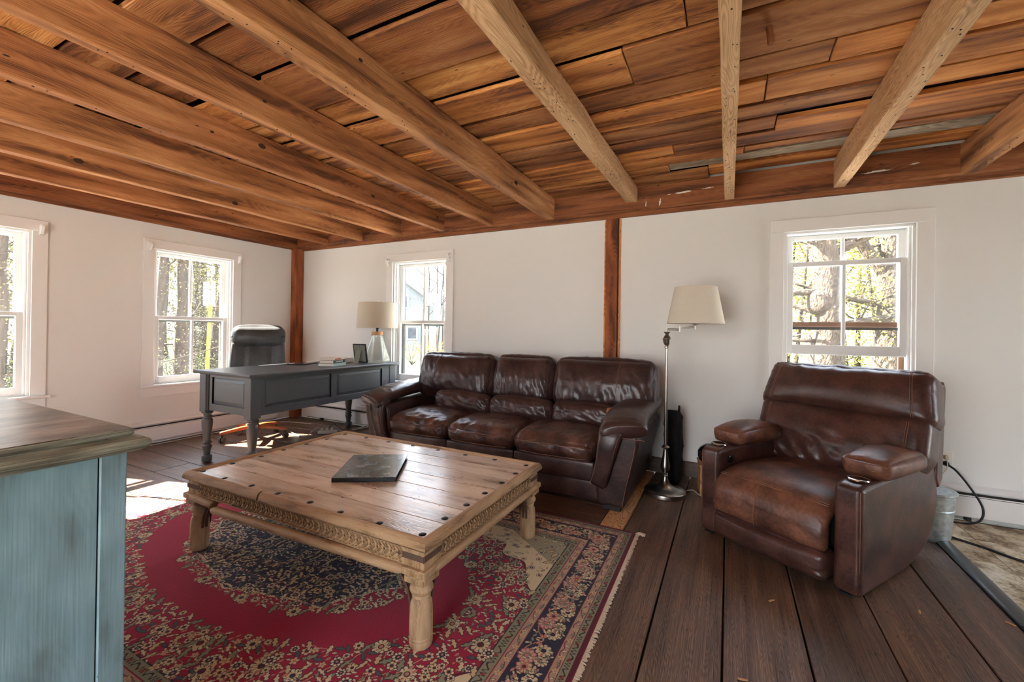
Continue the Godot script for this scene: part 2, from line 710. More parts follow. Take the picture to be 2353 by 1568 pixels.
	M.zinc.albedo_texture = mottle_tex(61, [c8(140, 150, 152), c8(178, 188, 190), c8(210, 218, 218)], 0.02, 0.08)
	M.zinc.uv1_triplanar = true
	M.zinc.uv1_scale = Vector3(3, 3, 3)
	M.shade = mat(c8(226, 220, 208), 0.9)
	M.shade.albedo_texture = mottle_tex(62, [c8(232, 228, 220), c8(248, 246, 240), c8(255, 254, 250)], 0.08, 0.3)
	M.shade.uv1_triplanar = true
	M.shade.uv1_scale = Vector3(4, 4, 4)
	M.shade.backlight_enabled = true
	M.shade.backlight = Color(0.35, 0.33, 0.3)
	M.shade_linen = tinted(M.shade, c8(216, 206, 188))
	M.clear = mat(Color(0.97, 0.99, 0.98, 0.06), 0.02)
	M.clear.transparency = BaseMaterial3D.TRANSPARENCY_ALPHA
	M.clear.refraction_enabled = true
	M.clear.refraction_scale = 0.05
	M.cork = mat(c8(196, 146, 98), 0.6)
	M.finial = mat(c8(238, 226, 206), 0.3)
	# cabinet
	var cabt := wood_tex(71, [c8(108, 132, 136), c8(130, 162, 172), c8(138, 174, 186), c8(150, 184, 196)], 0.0, 0.4, 1.1, 0.006, 3)
	M.teal = textured(cabt, Vector2(2.0, 0.9), 0.5, 0.05)
	var cabd := wood_tex(72, [c8(70, 64, 52), c8(112, 112, 98), c8(150, 152, 136), c8(182, 184, 168)], 0.0, 1.0, 0.7, 0.006, 4)
	M.teal_edge = textured(cabd, Vector2(7.0, 1.2), 0.5, 0.06)
	M.cab_top = textured([mottle_tex(73, [c8(66, 58, 50), c8(110, 100, 90), c8(146, 138, 128)], 0.006, 0.03, 0.3, 2.0)], Vector2(1.4, 3.0), 0.28, 0.0)
	M.groove = mat(c8(46, 44, 38), 0.8)
	# paper, tile, cloth
	M.paper = mat(c8(226, 220, 210), 0.9)
	M.spine_black = mat(c8(28, 29, 31), 0.6)
	M.spine_red = mat(c8(176, 76, 60), 0.6)
	M.spine_cream = mat(c8(222, 208, 186), 0.7)
	M.spine_teal = mat(c8(150, 176, 178), 0.6)
	M.print_white = mat(c8(230, 228, 220), 0.7)
	M.white_cover = mat(c8(224, 220, 216), 0.55)
	M.cover = mat(Color.WHITE, 0.16)
	M.cover.albedo_texture = mottle_tex(81, [c8(26, 32, 40), c8(46, 55, 66), c8(74, 86, 98), c8(130, 142, 152)], 0.006, 0.05, 0.3, 1.7)
	M.cover.uv1_scale = Vector3(3, 3, 1)
	M.tablet = mat(c8(40, 44, 48), 0.3)
	M.frame_back = mat(c8(128, 130, 118), 0.6)
	M.tile = []
	var st := [mottle_tex(91, [c8(120, 100, 76), c8(176, 158, 130), c8(206, 194, 170), c8(222, 214, 196)], 0.008, 0.05, 0.35, 2.2)]
	for tone in [c8(255, 255, 250), c8(240, 232, 220), c8(250, 244, 236)]:
		M.tile.append(textured(st, Vector2(1.6, 1.6), 0.5, 0.0, tone))
	M.grout = mat(c8(110, 100, 88), 0.9)
	M.rubber = mat(c8(52, 54, 54), 0.35)
	M.cardboard = mat(c8(178, 140, 100), 0.85)
	M.cable_white = mat(c8(226, 222, 214), 0.5)
	M.cable_beige = mat(c8(200, 190, 168), 0.5)
	M.fringe = mat(c8(222, 206, 182), 0.95)
	M.rug_edge = mat(c8(122, 24, 44), 0.95)
	# outdoors
	M.bark = mat(Color.WHITE, 0.95)
	M.bark.albedo_texture = wood_tex(101, [c8(92, 80, 70), c8(150, 136, 122), c8(184, 170, 154)], 0.4, 1.0, 0.5)[0]
	M.bark.uv1_scale = Vector3(0.8, 0.35, 1)
	M.bark.heightmap_enabled = true
	M.bark.heightmap_texture = height_tex(102, 0.03, 4)
	M.bark.heightmap_scale = 4.0
	M.bark.albedo_color = c8(122, 116, 110)
	M.bark_dark = tinted(M.bark, c8(84, 80, 75))
	M.bark_dark.heightmap_enabled = false
	M.leaf = []
	for c in [c8(70, 75, 25), c8(88, 84, 32), c8(50, 63, 22), c8(94, 87, 44), c8(64, 60, 34)]:
		var m := mat(c, 0.7)
		m.backlight_enabled = true
		m.backlight = Color(c.r * 0.6, c.g * 0.6, c.b * 0.35)
		M.leaf.append(m)
	M.leaf_back = []
	for c in [c8(112, 112, 40), c8(126, 118, 48)]:
		var m := mat(c, 0.7)
		m.backlight_enabled = true
		m.backlight = Color(c.r * 0.6, c.g * 0.6, c.b * 0.35)
		M.leaf_back.append(m)
	M.forsythia = mat(c8(150, 124, 24), 0.7)
	M.forsythia.backlight_enabled = true
	M.forsythia.backlight = Color(0.35, 0.28, 0.04)
	M.lawn = mat(Color.WHITE, 0.95)
	M.lawn.albedo_texture = mottle_tex(111, [c8(34, 47, 18), c8(54, 68, 27), c8(70, 78, 38)], 0.02, 0.15)
	M.lawn.uv1_scale = Vector3(0.3, 0.3, 1)
	M.litter = mat(Color.WHITE, 0.95)
	M.litter.albedo_texture = mottle_tex(112, [c8(44, 44, 24), c8(70, 66, 38), c8(90, 82, 54)], 0.02, 0.15)
	M.litter.uv1_scale = Vector3(0.3, 0.3, 1)
	M.gravel = mat(Color.WHITE, 0.95)
	M.gravel.albedo_texture = mottle_tex(113, [c8(172, 168, 162), c8(202, 198, 192), c8(220, 216, 210)], 0.05, 0.2)
	M.gravel.uv1_scale = Vector3(0.5, 0.5, 1)
	M.siding = mat(c8(112, 116, 120), 0.8)
	M.roof = mat(c8(122, 120, 122), 0.9)
	M.house_window = mat(c8(60, 66, 74), 0.2)
	M.yellow = mat(c8(216, 160, 30), 0.6)
	M.wire = mat(c8(90, 92, 94), 0.5, 0.5)

# ---------------------------------------------------------------- the room shell
const XL := -5.0
const ZB := -3.7
const XR := 3.9
const ZF := 1.7
const HB := 2.16      # underside of beams and joists
const HC := 2.345     # underside of ceiling boards

# a wall in its own frame: x to the right seen from inside, z into the room
func wall(called: String, at: Vector3, turn: float, x0: float, x1: float, holes: Array) -> void:
	var o := setting(called, "painted plaster wall", at, turn)
	var g := Geo.new()
	var th := 0.18
	var top := 2.6
	var xs := [x0]
	for h in holes:
		xs.append(h[0])
		xs.append(h[1])
	xs.append(x1)
	for k in range(0, xs.size(), 2):
		var w: float = xs[k + 1] - xs[k]
		add_box(g, Vector3(xs[k] + w / 2, top / 2, -th / 2), Vector3(w, top, th), 0.0)
	for h in holes:
		var w: float = h[1] - h[0]
		var cx: float = (h[0] + h[1]) / 2
		if h[2] > 0.0:
			add_box(g, Vector3(cx, h[2] / 2, -th / 2), Vector3(w, h[2], th), 0.0)
		add_box(g, Vector3(cx, (h[3] + top) / 2, -th / 2), Vector3(w, top - h[3], th), 0.0)
	part(o, "wall_surface", g.mesh(), M.wall)

# a double-hung two-over-two sash window; the node stands on the floor line at the middle of the opening
func window(label: String, at: Vector3, turn: float, lift := 0.0, half := 0.368, brown := false) -> void:
	var y0 := 0.566
	var y1 := 1.893
	window_no += 1
	var o := setting("window_%d" % window_no, label, at, turn)
	var cw := 0.09
	var xo := half + cw
	# casing boards, sill and apron
	part(o, "casing", box(Vector3(cw, y1 - y0 + 0.012, 0.02), 0.002), M.trim, Vector3(-half - cw / 2, (y0 + y1) / 2, 0.01))
	part(o, "casing", box(Vector3(cw, y1 - y0 + 0.012, 0.02), 0.002), M.trim, Vector3(half + cw / 2, (y0 + y1) / 2, 0.01))
	part(o, "head_casing", box(Vector3(2 * xo, 0.09, 0.022), 0.002), M.trim, Vector3(0, y1 + 0.045, 0.011))
	part(o, "sill", box(Vector3(2 * xo + 0.05, 0.024, 0.19), 0.006), M.trim, Vector3(0, y0 - 0.012, -0.04))
	part(o, "apron", box(Vector3(2 * xo, 0.09, 0.018), 0.002), M.trim, Vector3(0, y0 - 0.07, 0.009))
	# jamb lining
	for s in [-1, 1]:
		part(o, "jamb", box(Vector3(0.016, y1 - y0, 0.18), 0.0), M.trim, Vector3(s * (half - 0.008), (y0 + y1) / 2, -0.09))
		part(o, "stop", box(Vector3(0.014, y1 - y0 - 0.02, 0.02), 0.002), M.trim, Vector3(s * (half - 0.023), (y0 + y1) / 2, -0.035))
		part(o, "parting_bead", box(Vector3(0.012, y1 - y0 - 0.02, 0.012), 0.0), M.trim, Vector3(s * (half - 0.022), (y0 + y1) / 2, -0.082))
		part(o, "storm_track", box(Vector3(0.03, y1 - y0, 0.03), 0.0), M.storm_brown if brown else M.storm, Vector3(s * (half - 0.031), (y0 + y1) / 2, -0.145))
	part(o, "head_jamb", box(Vector3(2 * half, 0.016, 0.18), 0.0), M.trim, Vector3(0, y1 - 0.008, -0.09))
	part(o, "storm_rail", box(Vector3(2 * half - 0.06, 0.022, 0.03), 0.0), M.storm, Vector3(0, y1 - 0.03, -0.145))
	part(o, "storm_rail", box(Vector3(2 * half - 0.06, 0.024, 0.03), 0.0), M.storm, Vector3(0, 1.196, -0.15))
	part(o, "storm_rail", box(Vector3(2 * half - 0.06, 0.024, 0.03), 0.0), M.storm, Vector3(0, y0 + 0.012, -0.15))
	# the two sashes
	for k in 2:
		var z := -0.105 if k == 0 else -0.06
		var a := 1.205 if k == 0 else y0 + 0.002 + lift
		var b := y1 - 0.016 if k == 0 else 1.24 + lift
		if k == 1:
			b = a + 0.672
		var w := half - 0.018
		var st := 0.048
		var bot := 0.036 if k == 0 else 0.068
		var sash := Node3D.new()
		sash.name = "upper_sash" if k == 0 else "lower_sash"
		o.add_child(sash)
		sash.position = Vector3(0, a, z)
		var hh := b - a
		for s in [-1, 1]:
			part(sash, "stile", box(Vector3(st, hh, 0.034), 0.003), M.sash, Vector3(s * (w - st / 2), hh / 2, 0))
		part(sash, "bottom_rail", box(Vector3(2 * w - 2 * st, bot, 0.034), 0.003), M.storm_brown if brown and k == 0 else M.sash, Vector3(0, bot / 2, 0))
		part(sash, "top_rail", box(Vector3(2 * w - 2 * st, 0.034, 0.034), 0.003), M.sash, Vector3(0, hh - 0.017, 0))
		part(sash, "muntin", box(Vector3(0.022, hh - bot - 0.034, 0.026), 0.004), M.sash, Vector3(0, (bot + hh - 0.034) / 2, 0))
		var pw := w - st - 0.011
		for s in [-1, 1]:
			part(sash, "pane", box(Vector3(pw, hh - bot - 0.034, 0.003), 0.0), M.glass, Vector3(s * (pw / 2 + 0.011), (bot + hh - 0.034) / 2, -0.004))
var window_no := 0

func baseboard_heater(label: String, at: Vector3, turn: float, length: float) -> void:
	var o := thing("baseboard_heater", label, "heater", at, turn, "baseboard heaters")
	var h := length / 2
	part(o, "back_panel", box(Vector3(length, 0.205, 0.008), 0.001), M.heater, Vector3(0, 0.115, 0.004))
	var prof := [Vector2(0.008, 0.218), Vector2(0.05, 0.2), Vector2(0.05, 0.188), Vector2(0.044, 0.188), Vector2(0.044, 0.196), Vector2(0.008, 0.212)]
	var g := Geo.new()
	var to3 := func(p: Vector2, d: float): return Vector3(d, p.y, p.x)
	add_slab(g, prof, to3, -h, h, 0.0005, 1)
	part(o, "top_hood", g.mesh(), M.heater)
	part(o, "fin_element", box(Vector3(length - 0.02, 0.09, 0.03), 0.0), M.slot, Vector3(0, 0.125, 0.024))
	part(o, "damper", box(Vector3(length - 0.01, 0.006, 0.004), 0.0), M.heater, Vector3(0, 0.163, 0.052))
	part(o, "front_cover", box(Vector3(length, 0.125, 0.008), 0.003), M.heater, Vector3(0, 0.095, 0.056))
	for s in [-1, 1]:
		part(o, "end_cap", box(Vector3(0.012, 0.2, 0.06), 0.003), M.heater, Vector3(s * (h - 0.006), 0.115, 0.03))
	for s in [-0.4, 0.4]:
		part(o, "foot", box(Vector3(0.02, 0.035, 0.05), 0.0), M.slot, Vector3(s * length, 0.0175, 0.027))

func build_floor() -> void:
	var o := setting("floor", "old wide plank floor, dark brown boards")
	part(o, "subfloor", box(Vector3(XR - XL + 0.3, 0.05, ZF - ZB + 0.3), 0.0), M.black, Vector3((XL + XR) / 2, -0.055, (ZF + ZB) / 2))
	var th := 0.03
	# right of the pine strip: boards run towards the back wall
	var xs := [-0.53, -0.262, -0.008, 0.268, 0.545, 0.826, 1.045]
	for k in xs.size() - 1:
		var w: float = xs[k + 1] - xs[k] - rng.randf_range(0.005, 0.009)
		var z0 := ZB
		var cuts := [ZB - 0.001]
		cuts.append(-3.28 if k % 2 == 1 else -0.9 + rng.randf() * 0.6)
		if k % 2 == 1:
			cuts.append(0.4 + rng.randf() * 0.5)
		cuts.append(ZF)
		for c in cuts.size() - 1:
			var l: float = cuts[c + 1] - cuts[c] - 0.003
			var mm: StandardMaterial3D = M.floor[rng.randi() % M.floor.size()]
			part(o, "plank", box(Vector3(w, th, l), 0.0025, 2, roff()), mm, Vector3((xs[k] + xs[k + 1]) / 2, -th / 2 + rng.randf_range(-0.0012, 0.0), (cuts[c] + cuts[c + 1]) / 2), Vector3(0, rng.randf_range(-0.0008, 0.0008), rng.randf_range(-0.002, 0.002)))
	# the pine strip where a partition stood
	part(o, "pine_plank", box(Vector3(0.135, th, 4.3), 0.002, 2, roff()), M.pine, Vector3(-0.604, -th / 2, -1.53)).set_meta("label", "pale new pine plank let into the dark floor")
	part(o, "plank", box(Vector3(0.135, th, 1.0), 0.002, 2, roff()), M.floor[0], Vector3(-0.604, -th / 2, 1.15))
	# left of it: boards run along the back wall
	var z := ZB
	var row := 0
	while z < ZF - 0.02:
		var w := rng.randf_range(0.2, 0.3)
		if z + w > ZF - 0.08:
			w = ZF - z
		var cuts := [XL]
		var x := XL + rng.randf_range(0.9, 2.4)
		while x < -1.2:
			cuts.append(x)
			x += rng.randf_range(1.8, 2.8)
		cuts.append(-0.675)
		for c in cuts.size() - 1:
			var l: float = cuts[c + 1] - cuts[c] - 0.003
			part(o, "plank", box(Vector3(l, th, w - 0.005), 0.0025, 0, roff()), M.floor[rng.randi() % M.floor.size()], Vector3((cuts[c] + cuts[c + 1]) / 2, -th / 2 + rng.randf_range(-0.001, 0.0), z + w / 2))
		z += w
		row += 1
	# tiled floor beyond the black threshold
	var t := setting("floor", "cream and brown stone tile floor beyond the black threshold")
	part(t, "grout_bed", box(Vector3(XR - 1.07, 0.02, ZF - ZB), 0.0), M.grout, Vector3((XR + 1.07) / 2, -0.018, (ZF + ZB) / 2))
	var tw := 0.305
	var tx := 1.11
	var first := true
	while tx < XR:
		var w := 0.145 if first else tw
		var tz := ZB + 0.05
		while tz < ZF:
			var ln := minf(tw, ZF - tz)
			var wx := minf(w, XR - tx)
			part(t, "tile", box(Vector3(wx - 0.003, 0.012, ln - 0.003), 0.001, 0, roff()), M.tile[rng.randi() % 3], Vector3(tx + wx / 2, -0.006 + 0.004, tz + ln / 2))
			tz += tw
		tx += w
		first = false
	# threshold strip
	var s := setting("trim_1", "dark rubber threshold strip between planks and tiles")
	var prof := [Vector2(-0.036, 0.0), Vector2(-0.032, 0.006), Vector2(-0.018, 0.013), Vector2(0.006, 0.017), Vector2(0.028, 0.014), Vector2(0.034, 0.006), Vector2(0.034, 0.0)]
	var g := Geo.new()
	var to3 := func(p: Vector2, d: float): return Vector3(1.077 + p.x, p.y, d)
	add_slab(g, prof, to3, -3.64, -2.43, 0.001, 1)
	part(s, "strip", g.mesh(), M.rubber)
	var g2 := Geo.new()
	add_slab(g2, prof, to3, -2.428, 1.6, 0.001, 1)
	part(s, "strip", g2.mesh(), M.rubber)

func wobbly_beam(a: Vector3, b: Vector3, w: float, h: float, amp: float, off: Vector2, nseg := 14) -> ArrayMesh:
	# a sawn timber with slightly uneven arrises, long axis z from a to b (a, b at the underside middle)
	var rings := []
	for k in nseg + 1:
		var u := float(k) / nseg
		var c := a.lerp(b, u)
		var ring := []
		var cor := [Vector2(-w / 2, 0.004), Vector2(-w / 2 + 0.004, 0), Vector2(w / 2 - 0.004, 0), Vector2(w / 2, 0.004), Vector2(w / 2, h), Vector2(-w / 2, h)]
		var j0 := rng.randf_range(-amp, amp)
		var j1 := rng.randf_range(-amp, amp)
		var j2 := rng.randf_range(-amp, amp) * 0.7
		for p in cor:
			var q: Vector2 = p
			if q.x < 0:
				q.x += j0
			else:
				q.x += j1
			if q.y < 0.01:
				q.y += j2
			ring.append(c + Vector3(q.x, q.y, 0))
		rings.append(ring)
	var g := Geo.new()
	for r in nseg:
		for k in 6:
			var k2 := (k + 1) % 6
			var p0: Vector3 = rings[r][k]
			var p1: Vector3 = rings[r][k2]
			var p2: Vector3 = rings[r + 1][k2]
			var p3: Vector3 = rings[r + 1][k]
			var nn := (p1 - p0).cross(p3 - p0)
			var mid := (p0 + p2) / 2 - a.lerp(b, (r + 0.5) / nseg) - Vector3(0, h / 2, 0)
			if nn.dot(mid) < 0:
				nn = -nn
			var uo := [0.0, 0.01, w, w + 0.01, w + h, 2 * w + h, 2 * w + 2 * h]
			g.poly([p0, p1, p2, p3], [Vector2(uo[k], p0.z) + off, Vector2(uo[k + 1], p1.z) + off, Vector2(uo[k + 1], p2.z) + off, Vector2(uo[k], p3.z) + off], nn)
	for e in [0, nseg]:
		var r: Array = rings[e]
		g.poly(r, [Vector2(0, 0), Vector2(0, 0), Vector2(w, 0), Vector2(w, 0), Vector2(w, h), Vector2(0, h)], Vector3(0, 0, -1 if (e == 0) == (a.z < b.z) else 1))
	return g.mesh()

func build_ceiling() -> void:
	var o := setting("ceiling", "open timber ceiling of rough boards on joists")
	# boards run across the joists, uneven, with dark gaps; a second layer closes the gaps from above
	part(o, "upper_deck", box(Vector3(XR - XL + 0.3, 0.06, ZF - ZB + 0.3), 0.0, 0), M.deck, Vector3((XL + XR) / 2, HC + 0.15, (ZF + ZB) / 2))
	var z := ZB + 0.07
	while z < ZF:
		var w := rng.randf_range(0.2, 0.31)
		if z < -2.6:
			w = rng.randf_range(0.13, 0.22)
		var cuts := [XL - 0.05]
		var x := XL + rng.randf_range(1.0, 3.0)
		while x < XR - 0.8:
			cuts.append(x)
			x += rng.randf_range(2.4, 4.2)
		cuts.append(XR + 0.05)
		for c in cuts.size() - 1:
			var l: float = cuts[c + 1] - cuts[c] - 0.004
			var mm: StandardMaterial3D = M.board[rng.randi() % M.board.size()]
			if (rng.randf() < 0.1 and cuts[c] > -1.5) or (z < -3.3 and z > -3.55 and cuts[c + 1] > 1.0):
				mm = M.board_grey
			var ww := w - rng.randf_range(0.01, 0.055)
			var lowd := rng.randf_range(0.0, 0.026)
			part(o, "ceiling_board", box(Vector3(l, 0.026, ww), 0.003, 0, roff()), mm, Vector3((cuts[c] + cuts[c + 1]) / 2, HC + 0.013 + lowd, z + w / 2), Vector3(rng.randf_range(-0.045, 0.045), rng.randf_range(-0.003, 0.003), 0))
		z += w
	# joists, the right-hand lower arris of each measured from the photograph
	var js := [[-4.37, 0.07, 0], [-3.8, 0.07, 1], [-3.22, 0.066, 1], [-2.64, 0.062, 0], [-2.06, 0.064, 1], [-1.42, 0.088, 2], [-0.69, 0.092, 3], [0.024, 0.064, 3], [0.70, 0.068, 3], [1.36, 0.085, 2], [2.0, 0.07, 2], [2.65, 0.07, 1], [3.3, 0.07, 1]]
	for k in js.size():
		var j: Array = js[k]
		var hb := HB + 0.004
		var w: float = j[1]
		var mm: StandardMaterial3D = M.joist_tan if j[2] == 3 else M.joist[j[2]]
		var amp := 0.006 if k in [5, 6, 9] else 0.0025
		var y_end := hb + (0.07 if k == 6 else 0.0)
		var x: float = j[0] - w / 2
		var oj := part(o, "joist", wobbly_beam(Vector3(x, y_end, -3.628), Vector3(x - (0.02 if k == 6 else 0.0), hb, ZF), w, HC - hb + 0.004 - (0.07 if k == 6 else 0.0), amp, roff(), 22), mm)
		for q in [[3, 2.288, -1.681, 0.02], [3, 2.242, -2.625, 0.017], [3, 2.256, -1.389, 0.008], [3, 2.278, -3.502, 0.014], [1, 2.208, -2.191, 0.02], [1, 2.215, -1.2, 0.02], [4, 2.264, -1.321, 0.009], [5, 2.297, -1.328, 0.009], [5, 2.242, -2.833, 0.016]]:
			if q[0] == k:
				var kn := part(oj, "knot", lathe([[q[3], -0.001], [q[3] * 0.9, 0.0015], [q[3] * 0.55, 0.0008], [q[3] * 0.3, 0.002], [0.0, 0.0015]], 14), M.knot, Vector3(j[0] + 0.0015, q[1], q[2]), Vector3(0, 0, -PI / 2))
				kn.scale = Vector3(0.8, 1, 1.25)
		# nail holes under the joists
		if k >= 3 and k <= 9:
			var g := Geo.new()
			for q in 46:
				var zz := rng.randf_range(-3.5, 0.6)
				add_lathe(g, [[0.0028, -0.0006], [0.0028, 0.004]], 6, Vector3(x + rng.randf_range(-w, w) * 0.36, hb - 0.0012 + (0.07 * (zz - ZF) / (-3.628 - ZF) if k == 6 else 0.0), zz))
			part(oj, "nail", g.mesh(), M.black).set_meta("kind", "stuff")
	# wall beams and the thin strips under them
	part(o, "header_beam", wobbly_beam2(Vector3(XL, HB, ZB + 0.03), Vector3(XR, HB, ZB + 0.03), 0.09, HC - HB + 0.01), M.beam)
	part(o, "beam_strip", box(Vector3(XR - XL, 0.04, 0.05), 0.003, 0, roff()), M.beam, Vector3((XL + XR) / 2, 2.146, ZB + 0.005))
	part(o, "wall_beam", wobbly_beam(Vector3(XL + 0.03, HB, ZB + 0.08), Vector3(XL + 0.03, HB, ZF), 0.09, HC - HB + 0.01, 0.004, roff(), 24), M.beam)
	part(o, "beam_strip", box(Vector3(0.05, 0.03, ZF - ZB), 0.003, 2, roff()), M.beam, Vector3(XL + 0.005, 2.15, (ZF + ZB) / 2))
	part(o, "side_beam", wobbly_beam(Vector3(XR - 0.03, HB, ZB + 0.08), Vector3(XR - 0.03, HB, ZF), 0.09, HC - HB + 0.01, 0.003, roff()), M.beam)
	part(o, "header_beam", wobbly_beam2(Vector3(XL, HB, ZF - 0.03), Vector3(XR, HB, ZF - 0.03), 0.09, HC - HB + 0.01), M.beam)
	# flakes of old white paint on the header beam
	for q in [[-0.33, 2.262, 0.15, 0.02], [-0.15, 2.272, 0.12, 0.012], [0.86, 2.24, 0.2, 0.016], [1.06, 2.262, 0.07, 0.012], [-0.62, 2.2, 0.014, 0.05], [-0.51, 2.205, 0.02, 0.06], [-0.44, 2.258, 0.03, 0.01], [0.7, 2.215, 0.09, 0.014]]:
		part(o, "paint_flake", flake(q[2], q[3]), M.smear, Vector3(q[0], q[1], ZB + 0.0765))
	# a square wooden peg hanging from the boards
	part(o, "peg", box(Vector3(0.02, 0.07, 0.02), 0.003), M.beam, Vector3(0.13, HC - 0.03, -1.93), Vector3(0.1, 0.2, 0.15))

func flake(w: float, h: float) -> ArrayMesh:
	var pts := []
	for k in 18:
		var a := TAU * k / 18
		var r := rng.randf_range(0.45, 1.0)
		pts.append(Vector2(cos(a) * w * 0.5 * r, sin(a) * h * 0.5 * r + cos(a) * h * 0.2))
	var g := Geo.new()
	var to3 := func(p: Vector2, d: float): return Vector3(p.x, p.y, d)
	add_slab(g, pts, to3, 0.0, 0.0012, 0.0003, 1)
	return g.mesh()

# a beam along x
func wobbly_beam2(a: Vector3, b: Vector3, w: float, h: float) -> ArrayMesh:
	var g := Geo.new()
	var n := 26
	var off := roff()
	var prev := []
	for k in n + 1:
		var c := a.lerp(b, float(k) / n)
		var j := rng.randf_range(-0.002, 0.002)
		var sg := 1.0 if a.z < 0 else -1.0
		var ring := [c + Vector3(0, 0.012 + j, sg * w / 2), c + Vector3(0, j, sg * (w / 2 - 0.014)), c + Vector3(0, j, -sg * w / 2), c + Vector3(0, h, -sg * w / 2), c + Vector3(0, h, sg * w / 2)]
		if k > 0:
			for e in 5:
				var p0: Vector3 = prev[e]
				var p1: Vector3 = prev[(e + 1) % 5]
				var p2: Vector3 = ring[(e + 1) % 5]
				var p3: Vector3 = ring[e]
				var nn := (p1 - p0).cross(p3 - p0)
				if nn.dot((p0 + p2) / 2 - c - Vector3(0, h / 2, 0)) < 0:
					nn = -nn
				var u0 := e * 0.2
				g.poly([p0, p1, p2, p3], [Vector2(p0.y + u0, p0.x) + off, Vector2(p1.y + u0 + 0.01, p1.x) + off, Vector2(p2.y + u0 + 0.01, p2.x) + off, Vector2(p3.y + u0, p3.x) + off], nn)
		prev = ring
	return g.mesh()

func build_shell() -> void:
	build_floor()
	build_ceiling()
	wall("wall_left", Vector3(XL, 0, 0), PI / 2, -ZF, -ZB, [[-1.2, -0.465, 0.566, 1.893], [0.573, 1.308, 0.566, 1.893], [2.131, 2.867, 0.566, 1.893]])
	wall("wall_back", Vector3(0, 0, ZB), 0.0, XL - 0.18, XR + 0.18, [[-3.388, -2.652, 0.566, 1.893], [0.354, 1.09, 0.566, 1.893]])
	wall("wall_right", Vector3(XR, 0, 0), -PI / 2, ZB, ZF, RIGHT_HOLES)
	wall("wall_front", Vector3(0, 0, ZF), PI, -XR - 0.18, -XL + 0.18, FRONT_HOLES)
	window("white double-hung window outside the picture on the left wall", Vector3(XL, 0, 0.8325), PI / 2)
	window("white double-hung window cut by the left edge of the picture", Vector3(XL, 0, -0.9405), PI / 2)
	window("white double-hung window on the left wall behind the desk", Vector3(XL, 0, -2.499), PI / 2)
	window("white double-hung window between desk lamp and sofa", Vector3(-3.02, 0, ZB), 0.0)
	window("white double-hung window with raised lower sash behind the recliner", Vector3(0.722, 0, ZB), 0.0, 0.437, 0.368, true)
	# openings outside the picture that let the daylight in
	for h in RIGHT_HOLES:
		glazing("glazed garden door outside the picture", Vector3(XR, 0, (h[0] + h[1]) / 2), -PI / 2, h[1] - h[0], h[2], h[3])
	for h in FRONT_HOLES:
		glazing("wide window outside the picture", Vector3(-(h[0] + h[1]) / 2, 0, ZF), PI, h[1] - h[0], h[2], h[3])
	# corner post and the post between the wall panels
	var cp := setting("trim_2", "reddish brown timber post in the room corner", Vector3(XL, 0, ZB))
	part(cp, "post", box(Vector3(0.1, 2.15, 0.11), 0.004, 1, roff()), M.post, Vector3(0.05, 1.075, 0.055))
	var mp := setting("trim_3", "reddish brown timber post between two wall panels", Vector3(-0.905, 0, ZB))
	part(mp, "post", box(Vector3(0.098, 2.15, 0.02), 0.003, 1, roff()), M.post, Vector3(-0.006, 1.075, 0.01))
	part(mp, "gap", box(Vector3(0.012, 2.13, 0.008), 0.0), M.groove, Vector3(0.049, 1.065, 0.004))
	part(mp, "pine_strip", box(Vector3(0.016, 2.12, 0.012), 0.001, 1, roff()), M.pine_strip, Vector3(0.063, 1.06, 0.006))
	part(mp, "pine_strip", box(Vector3(0.012, 2.12, 0.012), 0.001, 1, roff()), M.pine_strip, Vector3(-0.064, 1.06, 0.006))
	# dark baseboard behind the floor lamp
	var bb := setting("baseboard_back", "dark stained baseboard behind the floor lamp", Vector3(-0.1, 0, ZB))
	part(bb, "board", box(Vector3(1.3, 0.12, 0.02), 0.003, 0, roff()), M.floor[2], Vector3(-0.1, 0.06, 0.01))
	baseboard_heater("long white baseboard heater under the left wall windows", Vector3(XL, 0, -1.4), PI / 2, 4.0)
	baseboard_heater("white baseboard heater on the back wall behind desk and sofa", Vector3(-3.55, 0, ZB), 0.0, 2.35)
	baseboard_heater("white baseboard heater on the back wall right of the recliner", Vector3(2.3, 0, ZB), 0.0, 2.4)

const RIGHT_HOLES := [[-3.3, -2.3, 0.04, 2.05]]
const FRONT_HOLES := [[0.2, 2.2, 0.1, 2.08]]

func glazing(label: String, at: Vector3, turn: float, w: float, y0: float, y1: float) -> void:
	window_no += 1
	var o := setting("window_%d" % window_no, label, at, turn)
	var h := y1 - y0
	for s in [-1, 1]:
		part(o, "stile", box(Vector3(0.06, h, 0.05), 0.003), M.trim, Vector3(s * (w / 2 - 0.03), (y0 + y1) / 2, -0.09))
		part(o, "pane", box(Vector3(w / 2 - 0.08, h - 0.12, 0.003), 0.0), M.glass, Vector3(s * (w / 4 - 0.01), (y0 + y1) / 2, -0.09))
	part(o, "stile", box(Vector3(0.05, h, 0.05), 0.003), M.trim, Vector3(0, (y0 + y1) / 2, -0.09))
	part(o, "rail", box(Vector3(w - 0.12, 0.06, 0.05), 0.003), M.trim, Vector3(0, y1 - 0.03, -0.09))
	part(o, "rail", box(Vector3(w - 0.12, 0.06, 0.05), 0.003), M.trim, Vector3(0, y0 + 0.03, -0.09))

